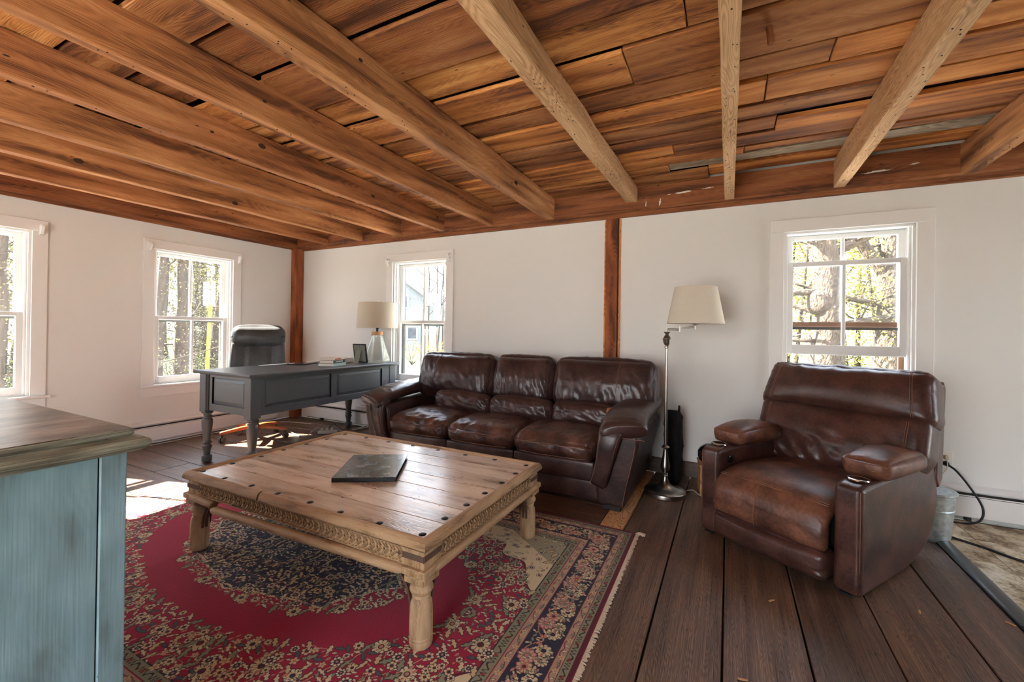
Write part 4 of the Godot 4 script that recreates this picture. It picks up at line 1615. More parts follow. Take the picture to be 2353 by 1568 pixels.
# ---------------------------------------------------------------- sofa
var wr: FastNoiseLite
func build_sofa() -> void:
	wr = fnl(900, 1.0, 2)
	var o := thing("leather_sofa", "dark oxblood leather three-seat sofa against the back wall", "sofa", Vector3(-1.64, 0, -3.15))
	var P := o.position
	# plinth base and front panels
	var base := cushion(Vector3(1.055, 0.075, 0.42), 0.03, Vector3(0.005, 0, 0.008), 10)
	part(o, "base", base, M.sofa, Vector3(-1.635, 0.108, -3.165) - P)
	for k in 3:
		var xx := -2.235 + k * 0.585
		part(o, "front_panel", cushion(Vector3(0.291, 0.066, 0.022), 0.018, Vector3(0, 0, 0.007), 10), M.sofa, Vector3(xx, 0.232, -2.742) - P)
	# back frame
	part(o, "back_frame", cushion(Vector3(1.1, 0.36, 0.1), 0.06, Vector3(0, 0.02, 0.02), 10), M.sofa, Vector3(-1.64, 0.45, -3.55) - P)
	# seat cushions
	var sx := [[-2.518, -1.933], [-1.929, -1.358], [-1.354, -0.766]]
	for k in 3:
		var hw: float = (sx[k][1] - sx[k][0]) / 2
		var sd := float(k) * 7.3
		var shp := func(p: Vector3, q: Vector3) -> Vector3:
			var f := maxf(p.z, 0.0)
			var n1: float = wr.get_noise_3d(q.x * 16.0 + sd, q.y * 10.0, q.z * 16.0)
			var n2: float = wr.get_noise_3d(q.x * 42.0 + sd, q.y * 12.0, q.z * 10.0)
			q.y += 0.008 * n1 + 0.004 * n2 - 0.03 * f * f * f * maxf(p.y, 0.0)
			q.z += (0.006 * n2 + 0.006 * n1) * maxf(p.z, 0.0)
			q.x += 0.004 * n1
			return q
		var c := part(o, "seat_cushion", cushion(Vector3(hw, 0.078, 0.285), 0.062, Vector3(0.008, 0.028, 0.022), 34, shp), M.sofa_seat, Vector3((sx[k][0] + sx[k][1]) / 2, 0.368, -2.975) - P)
		var pip := []
		for e in 25:
			var u := -1.0 + 2.0 * e / 24
			pip.append(Vector3(u * (hw - 0.02), 0.012 + 0.012 * (1.0 - u * u) + 0.003 * sin(u * 9.0 + k), 0.289 + 0.02 * (1.0 - u * u) - 0.03 * pow(absf(u), 8)))
		part(c, "piping", tube(pip, 0.0022, -1.0, 6), M.sofa_edge)
		var pip2 := []
		for e in 25:
			var u := -1.0 + 2.0 * e / 24
			pip2.append(Vector3(u * (hw - 0.03), -0.056, 0.282 + 0.012 * (1.0 - u * u) - 0.03 * pow(absf(u), 8)))
		part(c, "piping", tube(pip2, 0.002, -1.0, 6), M.sofa_edge)
	# back cushions, leaning
	var bxs := [[-2.665, -1.853], [-1.845, -1.285], [-1.277, -0.475]]
	for k in 3:
		var hw: float = (bxs[k][1] - bxs[k][0]) / 2
		var sd := float(k) * 11.7 + 3.0
		var lift: float = [0.0, 0.004, 0.008][k]
		var shp := func(p: Vector3, q: Vector3) -> Vector3:
			var fr := maxf(p.z, 0.0)
			var n1: float = wr.get_noise_3d(q.x * 17.0 + sd + q.y * 4.0, q.y * 3.0, 1.0)
			var n2: float = wr.get_noise_3d(q.x * 36.0 + sd - q.y * 9.0, q.y * 5.0, 4.0)
			var low := clampf(0.6 - p.y, 0.15, 1.4)
			q.z += fr * (0.014 * n1 * low + 0.008 * n2 * minf(low + 0.3, 1.0))
			q.y += 0.005 * n1 * maxf(p.y, 0.0)
			q.z -= 0.02 * maxf(p.y, 0.0) * fr
			return q
		var c := part(o, "back_cushion", cushion(Vector3(hw, 0.205, 0.125), 0.075, Vector3(0.01, 0.018, 0.05), 42, shp), M.sofa, Vector3((bxs[k][0] + bxs[k][1]) / 2, 0.712 + lift, -3.375) - P, Vector3(-0.22, 0, 0))
		if k != 1:
			var sxo := -hw + 0.24 if k == 0 else hw - 0.27
			var seam := []
			for e in 15:
				var u := -1.0 + 2.0 * e / 14
				seam.append(Vector3(sxo + 0.01 * u, u * 0.185, 0.126 + 0.046 * (1.0 - u * u) - 0.035 * pow(absf(u), 6)))
			part(c, "seam", tube(seam, 0.0018, -1.0, 5), M.sofa_edge)
	# lumbar pads
	var lx := [[-2.352, -1.79], [-1.783, -1.228], [-1.222, -0.712]]
	for k in 3:
		var hw: float = (lx[k][1] - lx[k][0]) / 2
		var sd := float(k) * 5.1 + 20.0
		var shp := func(p: Vector3, q: Vector3) -> Vector3:
			var fr := maxf(p.z, 0.0)
			var n1: float = wr.get_noise_3d(q.x * 18.0 + sd + q.y * 10.0, q.y * 12.0, 2.0)
			var n2: float = wr.get_noise_3d(q.x * 40.0 + sd, q.y * 16.0, 7.0)
			q.z += fr * (0.012 * n1 + 0.006 * n2)
			q.y += -0.016 * p.x * p.x * (1.0 if p.y > 0 else 0.2) + 0.003 * n2
			return q
		part(o, "lumbar_pad", cushion(Vector3(hw, 0.09, 0.065), 0.048, Vector3(0.004, 0.01, 0.035), 30, shp), M.sofa, Vector3((lx[k][0] + lx[k][1]) / 2, 0.515, -3.165) - P, Vector3(-0.2, 0, 0))
	# arms
	for s in [1.0, -1.0]:
		var ox := -1.64
		var X := func(x: float) -> float: return ox + s * (x - ox)
		var arm := Node3D.new()
		arm.name = "arm"
		o.add_child(arm, true)
		var to3 := func(p: Vector2, d: float) -> Vector3: return Vector3(X.call(p.x), p.y, d) - P
		var g := Geo.new()
		var ol := closed2([Vector2(-0.735, 0.035), Vector2(-0.66, 0.035), Vector2(-0.578, 0.038), Vector2(-0.556, 0.15), Vector2(-0.515, 0.32), Vector2(-0.488, 0.46), Vector2(-0.52, 0.51), Vector2(-0.63, 0.52), Vector2(-0.735, 0.5), Vector2(-0.77, 0.3), Vector2(-0.76, 0.12)], 4)
		add_slab(g, ol, to3, -2.722, -3.62, 0.022, 4)
		part(arm, "arm_panel", g.mesh(), M.sofa)
		# padded top, from the back forward over the front
		var tp := spline([Vector3(0, 0.605, -3.5), Vector3(0, 0.6, -3.2), Vector3(0, 0.588, -2.95), Vector3(0, 0.566, -2.82), Vector3(0, 0.54, -2.74), Vector3(0, 0.515, -2.684)], 7)
		var path := []
		var wd := []
		var tl := []
		var nn := tp.size()
		for k in nn:
			var u := float(k) / (nn - 1)
			var p: Vector3 = tp[k]
			path.append(Vector3(X.call(-0.575 - 0.02 * sin(u * PI)), p.y, p.z) - P)
			var fall := sqrt(maxf(0.0, 1.0 - pow(maxf(u - 0.84, 0.0) / 0.16, 2.5)))
			wd.append(maxf(lerpf(0.125, 0.15, u) * (0.82 + 0.18 * fall), 0.02))
			tl.append(maxf(0.06 * (0.12 + 0.88 * fall), 0.006))
		var g2 := Geo.new()
		var rings := sweep_rings(path, wd, tl, Vector3(1, 0, 0), 2.6, 26)
		for r in rings.size():
			for j in 26:
				var q: Vector3 = rings[r][j]
				rings[r][j] = q + Vector3(0, 1, 0) * (0.006 * wr.get_noise_3d(q.x * 22.0, q.y * 10.0, q.z * 26.0 + s * 9.0))
		add_loft(g2, rings, true, false)
		part(arm, "arm_pad", g2.mesh(), M.sofa)
		# strip that runs down the front, inside
		var fp := spline([Vector3(-0.655, 0.535, -2.76), Vector3(-0.66, 0.505, -2.70), Vector3(-0.672, 0.43, -2.682), Vector3(-0.695, 0.32, -2.69), Vector3(-0.722, 0.22, -2.7), Vector3(-0.742, 0.162, -2.707)], 5)
		var p3 := []
		var w3 := []
		var t3 := []
		for k in fp.size():
			var u := float(k) / (fp.size() - 1)
			var p: Vector3 = fp[k]
			p3.append(Vector3(X.call(p.x), p.y, p.z) - P)
			w3.append(lerpf(0.085, 0.056, minf(u * 1.6, 1.0)) * (1.0 if u < 0.93 else 0.8))
			t3.append(0.034 * (1.0 if u < 0.93 else 0.6))
		var g3 := Geo.new()
		add_loft(g3, sweep_rings(p3, w3, t3, Vector3(1, 0, 0), 3.0, 18), true, false)
		part(arm, "front_strip", g3.mesh(), M.sofa)
		for e in 2:
			var sp := []
			for k in range(4, fp.size() - 1):
				sp.append(p3[k] + Vector3((e * 2 - 1) * w3[k] * 0.8, 0, 0.026))
			part(arm, "stitching", tube(sp, 0.0018, -1.0, 5), M.sofa_edge)
		var seam := []
		for k in 9:
			var u := -1.0 + k * 0.25
			seam.append(Vector3(X.call(-0.588 + u * 0.135), 0.48 + 0.006 * (1 - u * u), -2.692 - 0.012 * u * u) - P)
		part(arm, "stitching", tube(seam, 0.002, -1.0, 5), M.sofa_edge)
		var edge := []
		for q in [Vector2(-0.574, 0.045), Vector2(-0.556, 0.15), Vector2(-0.519, 0.32), Vector2(-0.497, 0.44)]:
			edge.append(Vector3(X.call(q.x - 0.012), q.y, -2.7195) - P)
		part(arm, "stitching", tube(spline(edge, 4), 0.0022, -1.0, 5), M.sofa_edge)
		part(arm, "foot", box(Vector3(0.12, 0.042, 0.09), 0.004), M.feet, Vector3(X.call(-0.66), 0.021, -2.79) - P)
		part(arm, "foot", box(Vector3(0.12, 0.042, 0.09), 0.004), M.feet, Vector3(X.call(-0.66), 0.021, -3.53) - P)
	# a loose tan leather flap tucked beside the right lumbar pad
	part(o, "leather_flap", cushion(Vector3(0.045, 0.06, 0.012), 0.01, Vector3(0, 0, 0.004), 8), M.tan_leather, Vector3(-0.742, 0.545, -3.06) - P, Vector3(-0.35, -0.5, 0.2))

# ---------------------------------------------------------------- recliner
func build_recliner() -> void:
	var o := thing("recliner", "dark brown leather power recliner with cup holders in front of the right window", "recliner", Vector3(0.19, 0, -2.54), deg_to_rad(-32.8))
	for s in [1.0, -1.0]:
		var side := Node3D.new()
		side.name = "arm"
		o.add_child(side, true)
		var ol := closed2([Vector2(0.0, 0.02), Vector2(0.002, 0.14), Vector2(0.002, 0.3), Vector2(0.0, 0.44), Vector2(-0.02, 0.483), Vector2(-0.12, 0.494), Vector2(-0.3, 0.497), Vector2(-0.5, 0.5), Vector2(-0.7, 0.51), Vector2(-0.82, 0.49), Vector2(-0.885, 0.42), Vector2(-0.91, 0.32), Vector2(-0.895, 0.22), Vector2(-0.83, 0.12), Vector2(-0.7, 0.045), Vector2(-0.52, 0.006), Vector2(-0.25, 0.006), Vector2(-0.08, 0.008)], 4)
		var to3 := func(p: Vector2, d: float) -> Vector3:
			var bul := 0.012 * sin(clampf(-p.x / 0.9, 0.0, 1.0) * PI) * sin(clampf(p.y / 0.5, 0.0, 1.0) * PI)
			return Vector3(s * (d + (bul if d > 0.34 else 0.0)), p.y, p.x)
		var g := Geo.new()
		add_slab(g, ol, to3, 0.283, 0.393, 0.026, 5)
		part(side, "side_panel", g.mesh(), M.rec)
		# cup holder: chrome ring and dark well
		part(side, "cup_ring", lathe([[0.034, 0.0], [0.034, 0.004], [0.037, 0.0065], [0.042, 0.005], [0.044, 0.0]], 24), M.chrome, Vector3(s * 0.34, 0.497, -0.1))
		part(side, "cup_well", lathe([[0.034, 0.0], [0.0335, 0.0045], [0.0, 0.0046]], 24), M.black_gloss, Vector3(s * 0.34, 0.497, -0.1))
		# padded rest
		var shp := func(p: Vector3, q: Vector3) -> Vector3:
			var f := clampf((p.z + 1.0) * 0.5, 0.0, 1.0)
			q.y -= 0.018 * f * f * maxf(-p.y, 0.0)
			q.y -= 0.03 * f * f * f * maxf(p.y, 0.0)
			q.x *= 1.0 - 0.12 * f * f * f
			q.y += 0.002 * wr.get_noise_3d(q.x * 30.0, q.y * 30.0, q.z * 20.0)
			return q
		var pad := part(side, "arm_pad", cushion(Vector3(0.105, 0.046, 0.215), 0.036, Vector3(0.012, 0.022, 0.014), 20, shp), M.rec_worn, Vector3(s * 0.338, 0.545, -0.375), Vector3(-0.06, 0, 0))
		for e in 2:
			var loop := []
			for k in 33:
				var a := TAU * k / 32
				var cx := signf(cos(a)) * pow(absf(cos(a)), 0.5)
				var cz := signf(sin(a)) * pow(absf(sin(a)), 0.5)
				var f := clampf((cz + 1.0) * 0.5, 0.0, 1.0)
				loop.append(Vector3(cx * (0.1085 if e == 0 else 0.113) * (1.0 - 0.12 * f * f * f), 0.0 + 0.02 * (1 - e) - 0.024 * f * f * f, cz * (0.219 if e == 0 else 0.2255)))
			part(pad, "stitching", tube(loop, 0.0016, -1.0, 4), M.sofa_edge)
		# double row of stitches down the front corner
		for e in 2:
			var st := []
			for k in 14:
				st.append(Vector3(s * (0.3755 + e * 0.009), 0.025 + 0.44 * k / 13.0, 0.0005 - 0.006 * e))
			part(side, "stitching", tube(st, 0.0014, -1.0, 4), M.sofa_edge)
		part(side, "glide", box(Vector3(0.05, 0.01, 0.6), 0.002), M.black, Vector3(s * 0.335, 0.005, -0.3))
	# control buttons on the inside of the far arm
	part(o, "control_button", lathe([[0.024, 0.0], [0.024, 0.006], [0.018, 0.01], [0.0, 0.011]], 18), M.black_gloss, Vector3(-0.284, 0.42, -0.115), Vector3(0, 0, -PI / 2))
	# seat that rolls over into the upper leg rest
	var pth := spline([Vector3(0, 0.345, -0.6), Vector3(0, 0.358, -0.42), Vector3(0, 0.366, -0.22), Vector3(0, 0.35, -0.06), Vector3(0, 0.305, 0.012), Vector3(0, 0.24, 0.03), Vector3(0, 0.165, 0.022)], 7)
	var wd := []
	var tl := []
	for k in pth.size():
		var u := float(k) / (pth.size() - 1)
		wd.append(0.277 * (1.0 if u < 0.93 else lerpf(1.0, 0.95, (u - 0.93) / 0.07)))
		tl.append(0.05 * (1.0 if u < 0.9 else sqrt(maxf(0.05, 1.0 - pow((u - 0.9) / 0.1, 2.0)))))
	var rings := sweep_rings(pth, wd, tl, Vector3(1, 0, 0), 3.2, 40)
	for r in rings.size():
		for j in 40:
			var q: Vector3 = rings[r][j]
			var ed := pow(clampf(absf(q.x) / 0.277, 0.0, 1.0), 6.0)
			var n1 := wr.get_noise_3d(q.x * 14.0, q.y * 26.0, q.z * 26.0)
			var n2 := wr.get_noise_3d(q.x * 4.0 + 50.0, q.y * 60.0, q.z * 60.0)
			rings[r][j] = q + Vector3(0, 0.006 * (1.0 - pow(absf(q.x) / 0.28, 2.0)), 0.004 * n1 + 0.01 * ed * n2)
	part(o, "seat", loft(rings, true, false), M.rec_worn)
	var seam := []
	var seam2 := []
	for k in 21:
		var u := -1.0 + 0.1 * k
		seam.append(Vector3(u * 0.265, 0.3825 - 0.012 * u * u, -0.013 + 0.018 * (1 - u * u)))
		seam2.append(Vector3(u * 0.265, 0.377 - 0.012 * u * u, -0.002 + 0.018 * (1 - u * u)))
	part(o, "stitching", tube(seam, 0.0018, -1.0, 4), M.sofa_edge)
	part(o, "stitching", tube(seam2, 0.0018, -1.0, 4), M.sofa_edge)
	var vs := []
	for q in [[0.368, 0.03], [0.335, 0.058], [0.29, 0.0775], [0.23, 0.0835], [0.175, 0.0775]]:
		vs.append(Vector3(-0.03, q[0], q[1]))
	part(o, "stitching", tube(spline(vs, 4), 0.0018, -1.0, 4), M.sofa_edge)
	# lower leg rest
	var shl := func(p: Vector3, q: Vector3) -> Vector3:
		var n2: float = wr.get_noise_3d(q.x * 9.0 + 20.0, q.y * 50.0, 3.0)
		var n3: float = wr.get_noise_3d(q.x * 38.0 + 20.0, q.y * 6.0, 3.0)
		q.z += maxf(p.z, 0.0) * (0.004 * n3 * maxf(p.y + 0.4, 0.0) + 0.008 * n2 * pow(absf(p.x), 5.0))
		return q
	part(o, "leg_rest", cushion(Vector3(0.278, 0.068, 0.06), 0.035, Vector3(0, 0.006, 0.022), 24, shl), M.rec, Vector3(0.002, 0.1, 0.0))
	part(o, "chassis", box(Vector3(0.52, 0.2, 0.5), 0.01), M.black_cloth, Vector3(0, 0.2, -0.36))
	# back: lower bolster and thick head roll, leaning
	var shb := func(p: Vector3, q: Vector3) -> Vector3:
		var fr := maxf(p.z, 0.0)
		var n1: float = wr.get_noise_3d(q.x * 13.0 + q.y * 5.0, q.y * 5.0, 9.0)
		var n2: float = wr.get_noise_3d(q.x * 32.0 - q.y * 9.0, q.y * 8.0, 5.0)
		q.z += fr * (0.022 * n1 * clampf(0.7 - p.y, 0.0, 1.5) + 0.012 * n2 * clampf(0.5 - p.y, 0.0, 1.0))
		q.x *= 1.0 - 0.34 * pow(clampf(-p.y, 0.0, 1.0), 1.5)
		return q
	var lowb := part(o, "lower_back", cushion(Vector3(0.425, 0.2, 0.1), 0.055, Vector3(0.004, 0.0, 0.05), 30, shb), M.rec, Vector3(0, 0.52, -0.715), Vector3(-0.3, 0, 0))
	var shh := func(p: Vector3, q: Vector3) -> Vector3:
		var fr := maxf(p.z, 0.0)
		var n2: float = wr.get_noise_3d(q.x * 34.0, q.y * 7.0, 15.0)
		var n3: float = wr.get_noise_3d(q.x * 5.0, q.y * 40.0, 25.0)
		q.z += fr * 0.006 * n2 * clampf(absf(p.y) * 1.6 - 0.5, 0.0, 1.0) + fr * 0.008 * n3 * pow(absf(p.x), 5.0)
		q.y += 0.007 * n2 * maxf(p.y, 0.0) + 0.012 * maxf(p.y, 0.0) * pow(absf(p.x), 10.0)
		q.x *= 1.0 - 0.1 * clampf(p.y * 0.5 + 0.5, 0.0, 1.0)
		return q
	var head := part(o, "head_roll", cushion(Vector3(0.45, 0.15, 0.1), 0.065, Vector3(0.0, 0.012, 0.06), 32, shh), M.rec, Vector3(0, 0.8, -0.81), Vector3(-0.36, 0, 0))
	for s in [-1.0, 1.0]:
		for e in 2:
			var s1 := []
			var s2 := []
			for k in 11:
				var u := -0.8 + 0.16 * k
				var f := 0.81 - 0.02 * e
				s1.append(Vector3(s * f * 0.45 * (1.0 - 0.1 * (u * 0.5 + 0.5)), u * 0.15, 0.105 + 0.06 * (1 - f * f) * (1 - u * u) + 0.0015))
				s2.append(Vector3(s * f * 0.43 * (1.0 - 0.34 * pow(clampf(-u, 0.0, 1.0), 1.5)), u * 0.2, 0.11 + 0.045 * (1 - f * f) * (1 - u * u) + 0.0015))
			part(head, "stitching", tube(s1, 0.0016, -1.0, 4), M.sofa_edge)
			part(lowb, "stitching", tube(s2.slice(4), 0.0016, -1.0, 4), M.sofa_edge)
	var bo := [Vector2(-0.86, 0.4), Vector2(-0.93, 0.88), Vector2(-0.96, 0.9), Vector2(-0.99, 0.86), Vector2(-0.95, 0.38), Vector2(-0.9, 0.34)]
	var gb := Geo.new()
	var tb := func(p: Vector2, d: float) -> Vector3: return Vector3(d, p.y, p.x)
	add_slab(gb, bo, tb, -0.4, 0.4, 0.008, 2)
	part(o, "back_shell", gb.mesh(), M.rec)

# ---------------------------------------------------------------- swing-arm floor lamp
func build_floor_lamp() -> void:
	var o := thing("floor_lamp", "brushed nickel swing-arm floor lamp with white tapered shade", "lamp", Vector3(-0.392, 0, -3.215))
	part(o, "base", lathe([[0.136, 0.0], [0.142, 0.004], [0.142, 0.026], [0.136, 0.034], [0.118, 0.037], [0.114, 0.042], [0.086, 0.045], [0.056, 0.055], [0.034, 0.075], [0.022, 0.1], [0.018, 0.122], [0.013, 0.13]], 40), M.nickel)
	part(o, "stem_vase", lathe([[0.013, 0.13], [0.02, 0.135], [0.013, 0.14], [0.019, 0.146], [0.013, 0.152], [0.018, 0.16], [0.031, 0.178], [0.033, 0.195], [0.028, 0.225], [0.019, 0.27], [0.0145, 0.31], [0.014, 0.32], [0.026, 0.328], [0.028, 0.335], [0.02, 0.341], [0.012, 0.347]], 28), M.nickel)
	part(o, "pole", lathe([[0.0105, 0.345], [0.0105, 1.04]], 18), M.nickel)
	part(o, "urn", lathe([[0.012, 1.035], [0.018, 1.04], [0.018, 1.046], [0.013, 1.05], [0.013, 1.058], [0.02, 1.066], [0.026, 1.085], [0.027, 1.096], [0.031, 1.1], [0.031, 1.104], [0.026, 1.108], [0.021, 1.12], [0.013, 1.13], [0.012, 1.138], [0.022, 1.148], [0.022, 1.152], [0.01, 1.156]], 28), M.nickel)
	part(o, "swivel", lathe([[0.006, 1.15], [0.006, 1.18]], 10), M.nickel)
	var h := Vector3(0.085, 0, 0.02)
	var e := Vector3(0.185, 0, 0.015)
	for dy in [0.0, 0.009]:
		part(o, "swing_arm", tube([Vector3(0, 1.166 + dy, 0), Vector3(h.x, 1.166 + dy, h.z)], 0.0028), M.nickel)
		part(o, "swing_arm", tube(spline([Vector3(h.x, 1.18 + dy, h.z), Vector3(h.x + 0.05, 1.18 + dy, h.z), Vector3(e.x, 1.187 + dy, e.z)], 5), 0.0028), M.nickel)
	part(o, "elbow", lathe([[0.0055, 1.155], [0.0055, 1.2]], 12), M.nickel, h)
	part(o, "socket", lathe([[0.006, 1.17], [0.0075, 1.178], [0.006, 1.185], [0.006, 1.2], [0.012, 1.204], [0.038, 1.212], [0.041, 1.215], [0.036, 1.214], [0.012, 1.209], [0.011, 1.26], [0.016, 1.265], [0.016, 1.3], [0.0, 1.301]], 24), M.nickel, e)
	part(o, "bulb", lathe([[0.012, 1.3], [0.026, 1.335], [0.03, 1.36], [0.022, 1.385], [0.0, 1.395]], 16), M.shade, e)
	part(o, "shade", lathe([[0.183, 1.212], [0.185, 1.214], [0.185, 1.222], [0.1825, 1.224], [0.138, 1.456], [0.137, 1.463], [0.135, 1.463], [0.1355, 1.456], [0.18, 1.222], [0.181, 1.213]], 48), M.shade, e)
	for k in 3:
		var a := TAU * k / 3
		part(o, "spider_arm", tube([Vector3(0, 1.45, 0), Vector3(cos(a) * 0.136, 1.455, sin(a) * 0.136)], 0.0015), M.nickel, e)
	part(o, "harp", tube(spline([Vector3(0, 1.265, 0.018), Vector3(0, 1.36, 0.05), Vector3(0, 1.45, 0), Vector3(0, 1.36, -0.05), Vector3(0, 1.265, -0.018)], 6), 0.0015), M.nickel, e)
	part(o, "flex", tube(spline([Vector3(0.112, 0.006, -0.085), Vector3(0.172, 0.006, -0.155), Vector3(0.227, 0.006, -0.075), Vector3(0.342, 0.006, -0.015)], 6), 0.004), M.cable_beige)

# ---------------------------------------------------------------- writing desk
const DH := 0.769
func raised_panel(w: float, h: float) -> ArrayMesh:
	# field bevelled up from a sunk edge; front towards +z
	var g := Geo.new()
	var rr := []
	for e in [[0.0, 0.0, 0.0], [0.0, 0.0, -0.012], [0.006, 0.006, -0.012], [0.03, 0.03, -0.001], [0.033, 0.033, -0.001]]:
		rr.append([Vector3(-w / 2 + e[0], -h / 2 + e[1], e[2]), Vector3(w / 2 - e[0], -h / 2 + e[1], e[2]), Vector3(w / 2 - e[0], h / 2 - e[1], e[2]), Vector3(-w / 2 + e[0], h / 2 - e[1], e[2])])
	for k in rr.size() - 1:
		for j in 4:
			var a: Vector3 = rr[k][j]
			var b: Vector3 = rr[k][(j + 1) % 4]
			var c: Vector3 = rr[k + 1][(j + 1) % 4]
			var d: Vector3 = rr[k + 1][j]
			var nn := (b - a).cross(d - a)
			if k == 0:
				nn = -((a + b) / 2) * Vector3(1, 1, 0)
			elif nn.z < 0:
				nn = -nn
			g.poly([a, b, c, d], [Vector2(a.x, a.y), Vector2(b.x, b.y), Vector2(c.x, c.y), Vector2(d.x, d.y)], nn)
	var f: Array = rr[-1]
	g.poly(f, [Vector2(f[0].y, f[0].x), Vector2(f[1].y, f[1].x), Vector2(f[2].y, f[2].x), Vector2(f[3].y, f[3].x)], Vector3(0, 0, 1))
	return g.mesh()

# rails and stiles round openings; frame faces +z, thickness t behind
func panel_side(o: Node3D, at: Vector3, turn: float, w: float, y0: float, y1: float, opens: Array, oy0: float, oy1: float) -> void:
	var n := Node3D.new()
	n.name = "panelled_side"
	o.add_child(n, true)
	n.position = at
	n.rotation.y = turn
	part(n, "rail", box(Vector3(w, y1 - oy1, 0.022), 0.0015, 0, roff()), M.desk, Vector3(0, (y1 + oy1) / 2, -0.011))
	part(n, "rail", box(Vector3(w, oy0 - y0, 0.022), 0.0015, 0, roff()), M.desk, Vector3(0, (y0 + oy0) / 2, -0.011))
	var xs := [-w / 2]
	for q in opens:
		xs.append(q[0])
		xs.append(q[1])
	xs.append(w / 2)
	for k in range(0, xs.size(), 2):
		var ww: float = xs[k + 1] - xs[k]
		part(n, "stile", box(Vector3(ww, oy1 - oy0, 0.022), 0.0015, 1, roff()), M.desk, Vector3((xs[k] + xs[k + 1]) / 2, (oy0 + oy1) / 2, -0.011))
	for q in opens:
		part(n, "raised_panel", raised_panel(q[1] - q[0], oy1 - oy0), M.desk, Vector3((q[0] + q[1]) / 2, (oy0 + oy1) / 2, -0.002))

func build_desk() -> void:
	var x0 := -3.96
	var x1 := -3.26
	var z1 := -2.02
	var z0 := -3.61
	var o := thing("writing_desk", "charcoal painted panelled writing desk with turned legs", "desk", Vector3((x0 + x1) / 2, 0.0095, (z0 + z1) / 2))
	var w := x1 - x0
	var d := z1 - z0
	# top with a rounded moulded edge
	var rings := []
	for e in [[0.012, DH - 0.03], [0.024, DH - 0.027], [0.03, DH - 0.02], [0.034, DH - 0.011], [0.034, DH - 0.006], [0.03, DH]]:
		var a := []
		for q in [[1, 1], [1, -1], [-1, -1], [-1, 1]]:
			a.append(Vector3(q[0] * (w / 2 + e[0]), e[1], q[1] * (d / 2 + e[0])))
		rings.append(a)
	var g := Geo.new()
	for r in rings.size() - 1:
		for k in 4:
			var a: Vector3 = rings[r][k]
			var b: Vector3 = rings[r][(k + 1) % 4]
			var c: Vector3 = rings[r + 1][(k + 1) % 4]
			var e: Vector3 = rings[r + 1][k]
			var nn := (b - a).cross(e - a)
			if nn.dot((a + c) / 2 - Vector3(0, DH - 0.015, 0)) < 0:
				nn = -nn
			g.poly([a, b, c, e], [Vector2(a.x, a.z), Vector2(b.x, b.z), Vector2(c.x, c.z), Vector2(e.x, e.z)], nn)
	for k in [0, rings.size() - 1]:
		var f: Array = rings[k]
		g.poly(f, [Vector2(f[0].x, f[0].z), Vector2(f[1].x, f[1].z), Vector2(f[2].x, f[2].z), Vector2(f[3].x, f[3].z)], Vector3(0, -1 if k == 0 else 1, 0))
	part(o, "desk_top", g.mesh(), M.desk)
	var py := 0.4
	var ps := 0.085
	var lp := [[0.036, 0.0], [0.037, 0.008], [0.037, 0.045], [0.034, 0.05], [0.024, 0.053], [0.025, 0.075], [0.031, 0.105], [0.037, 0.122], [0.036, 0.13], [0.028, 0.138], [0.027, 0.145], [0.036, 0.151], [0.037, 0.158], [0.029, 0.166], [0.026, 0.178], [0.03, 0.21], [0.037, 0.27], [0.0405, 0.32], [0.04, 0.345], [0.033, 0.36], [0.028, 0.366], [0.037, 0.372], [0.037, 0.379], [0.028, 0.384], [0.03, 0.395]]
	for sx in [-1, 1]:
		for sz in [-1, 1]:
			var leg := part(o, "leg", lathe(lp, 24), M.desk, Vector3(sx * (w / 2 - ps / 2), 0, sz * (d / 2 - ps / 2)))
			if sx < 0 or sz < 0:
				part(leg, "glide", lathe([[0.02, -0.0095], [0.02, 0.0]], 14), M.black)
			part(leg, "post", box(Vector3(ps, DH - 0.03 - py - 0.02, ps), 0.004, 1, roff()), M.desk, Vector3(0, (DH - 0.03 + py + 0.02) / 2, 0))
			var tp := []
			for e in [[0.026, py - 0.006], [0.0425, py + 0.021]]:
				tp.append([Vector3(-e[0], e[1], -e[0]), Vector3(e[0], e[1], -e[0]), Vector3(e[0], e[1], e[0]), Vector3(-e[0], e[1], e[0])])
			part(leg, "post_foot", box(Vector3(0.07, 0.024, 0.07), 0.011), M.desk, Vector3(0, py + 0.011, 0))
	var y0 := 0.44
	var y1 := DH - 0.03
	# long side towards the sofa, end towards the camera, and the two hidden sides
	var lw := d - 2 * ps
	panel_side(o, Vector3(w / 2 - 0.006, 0, 0), PI / 2, lw, y0, y1, [[-0.68, -0.045], [0.02, 0.6]], 0.497, 0.716)
	panel_side(o, Vector3(0, 0, d / 2 - 0.012), 0.0, w - 2 * ps, y0, y1, [[-0.19, 0.262]], 0.497, 0.716)
	panel_side(o, Vector3(0, 0, -d / 2 + 0.012), PI, w - 2 * ps, y0, y1, [[-0.2, 0.2]], 0.497, 0.716)
	part(o, "stile", box(Vector3(0.03, 0.3, 0.006), 0.0), M.groove, Vector3(-w / 2 + ps + 0.022, 0.59, d / 2 - 0.009))
	for k in 3:
		var zz := lerpf(-lw / 2, lw / 2, (k + 0.5) / 3.0)
		var dw := part(o, "drawer", box(Vector3(0.02, 0.14, lw / 3 - 0.02), 0.003), M.desk, Vector3(-w / 2 + 0.02, 0.67, zz))
		part(dw, "knob", lathe([[0.006, 0.0], [0.006, 0.012], [0.013, 0.02], [0.0, 0.026]], 10), M.iron, Vector3(-0.01, 0, 0), Vector3(0, 0, PI / 2))
	part(o, "underside", box(Vector3(w - 0.06, 0.012, d - 0.06), 0.0), M.desk, Vector3(0, 0.6, 0))

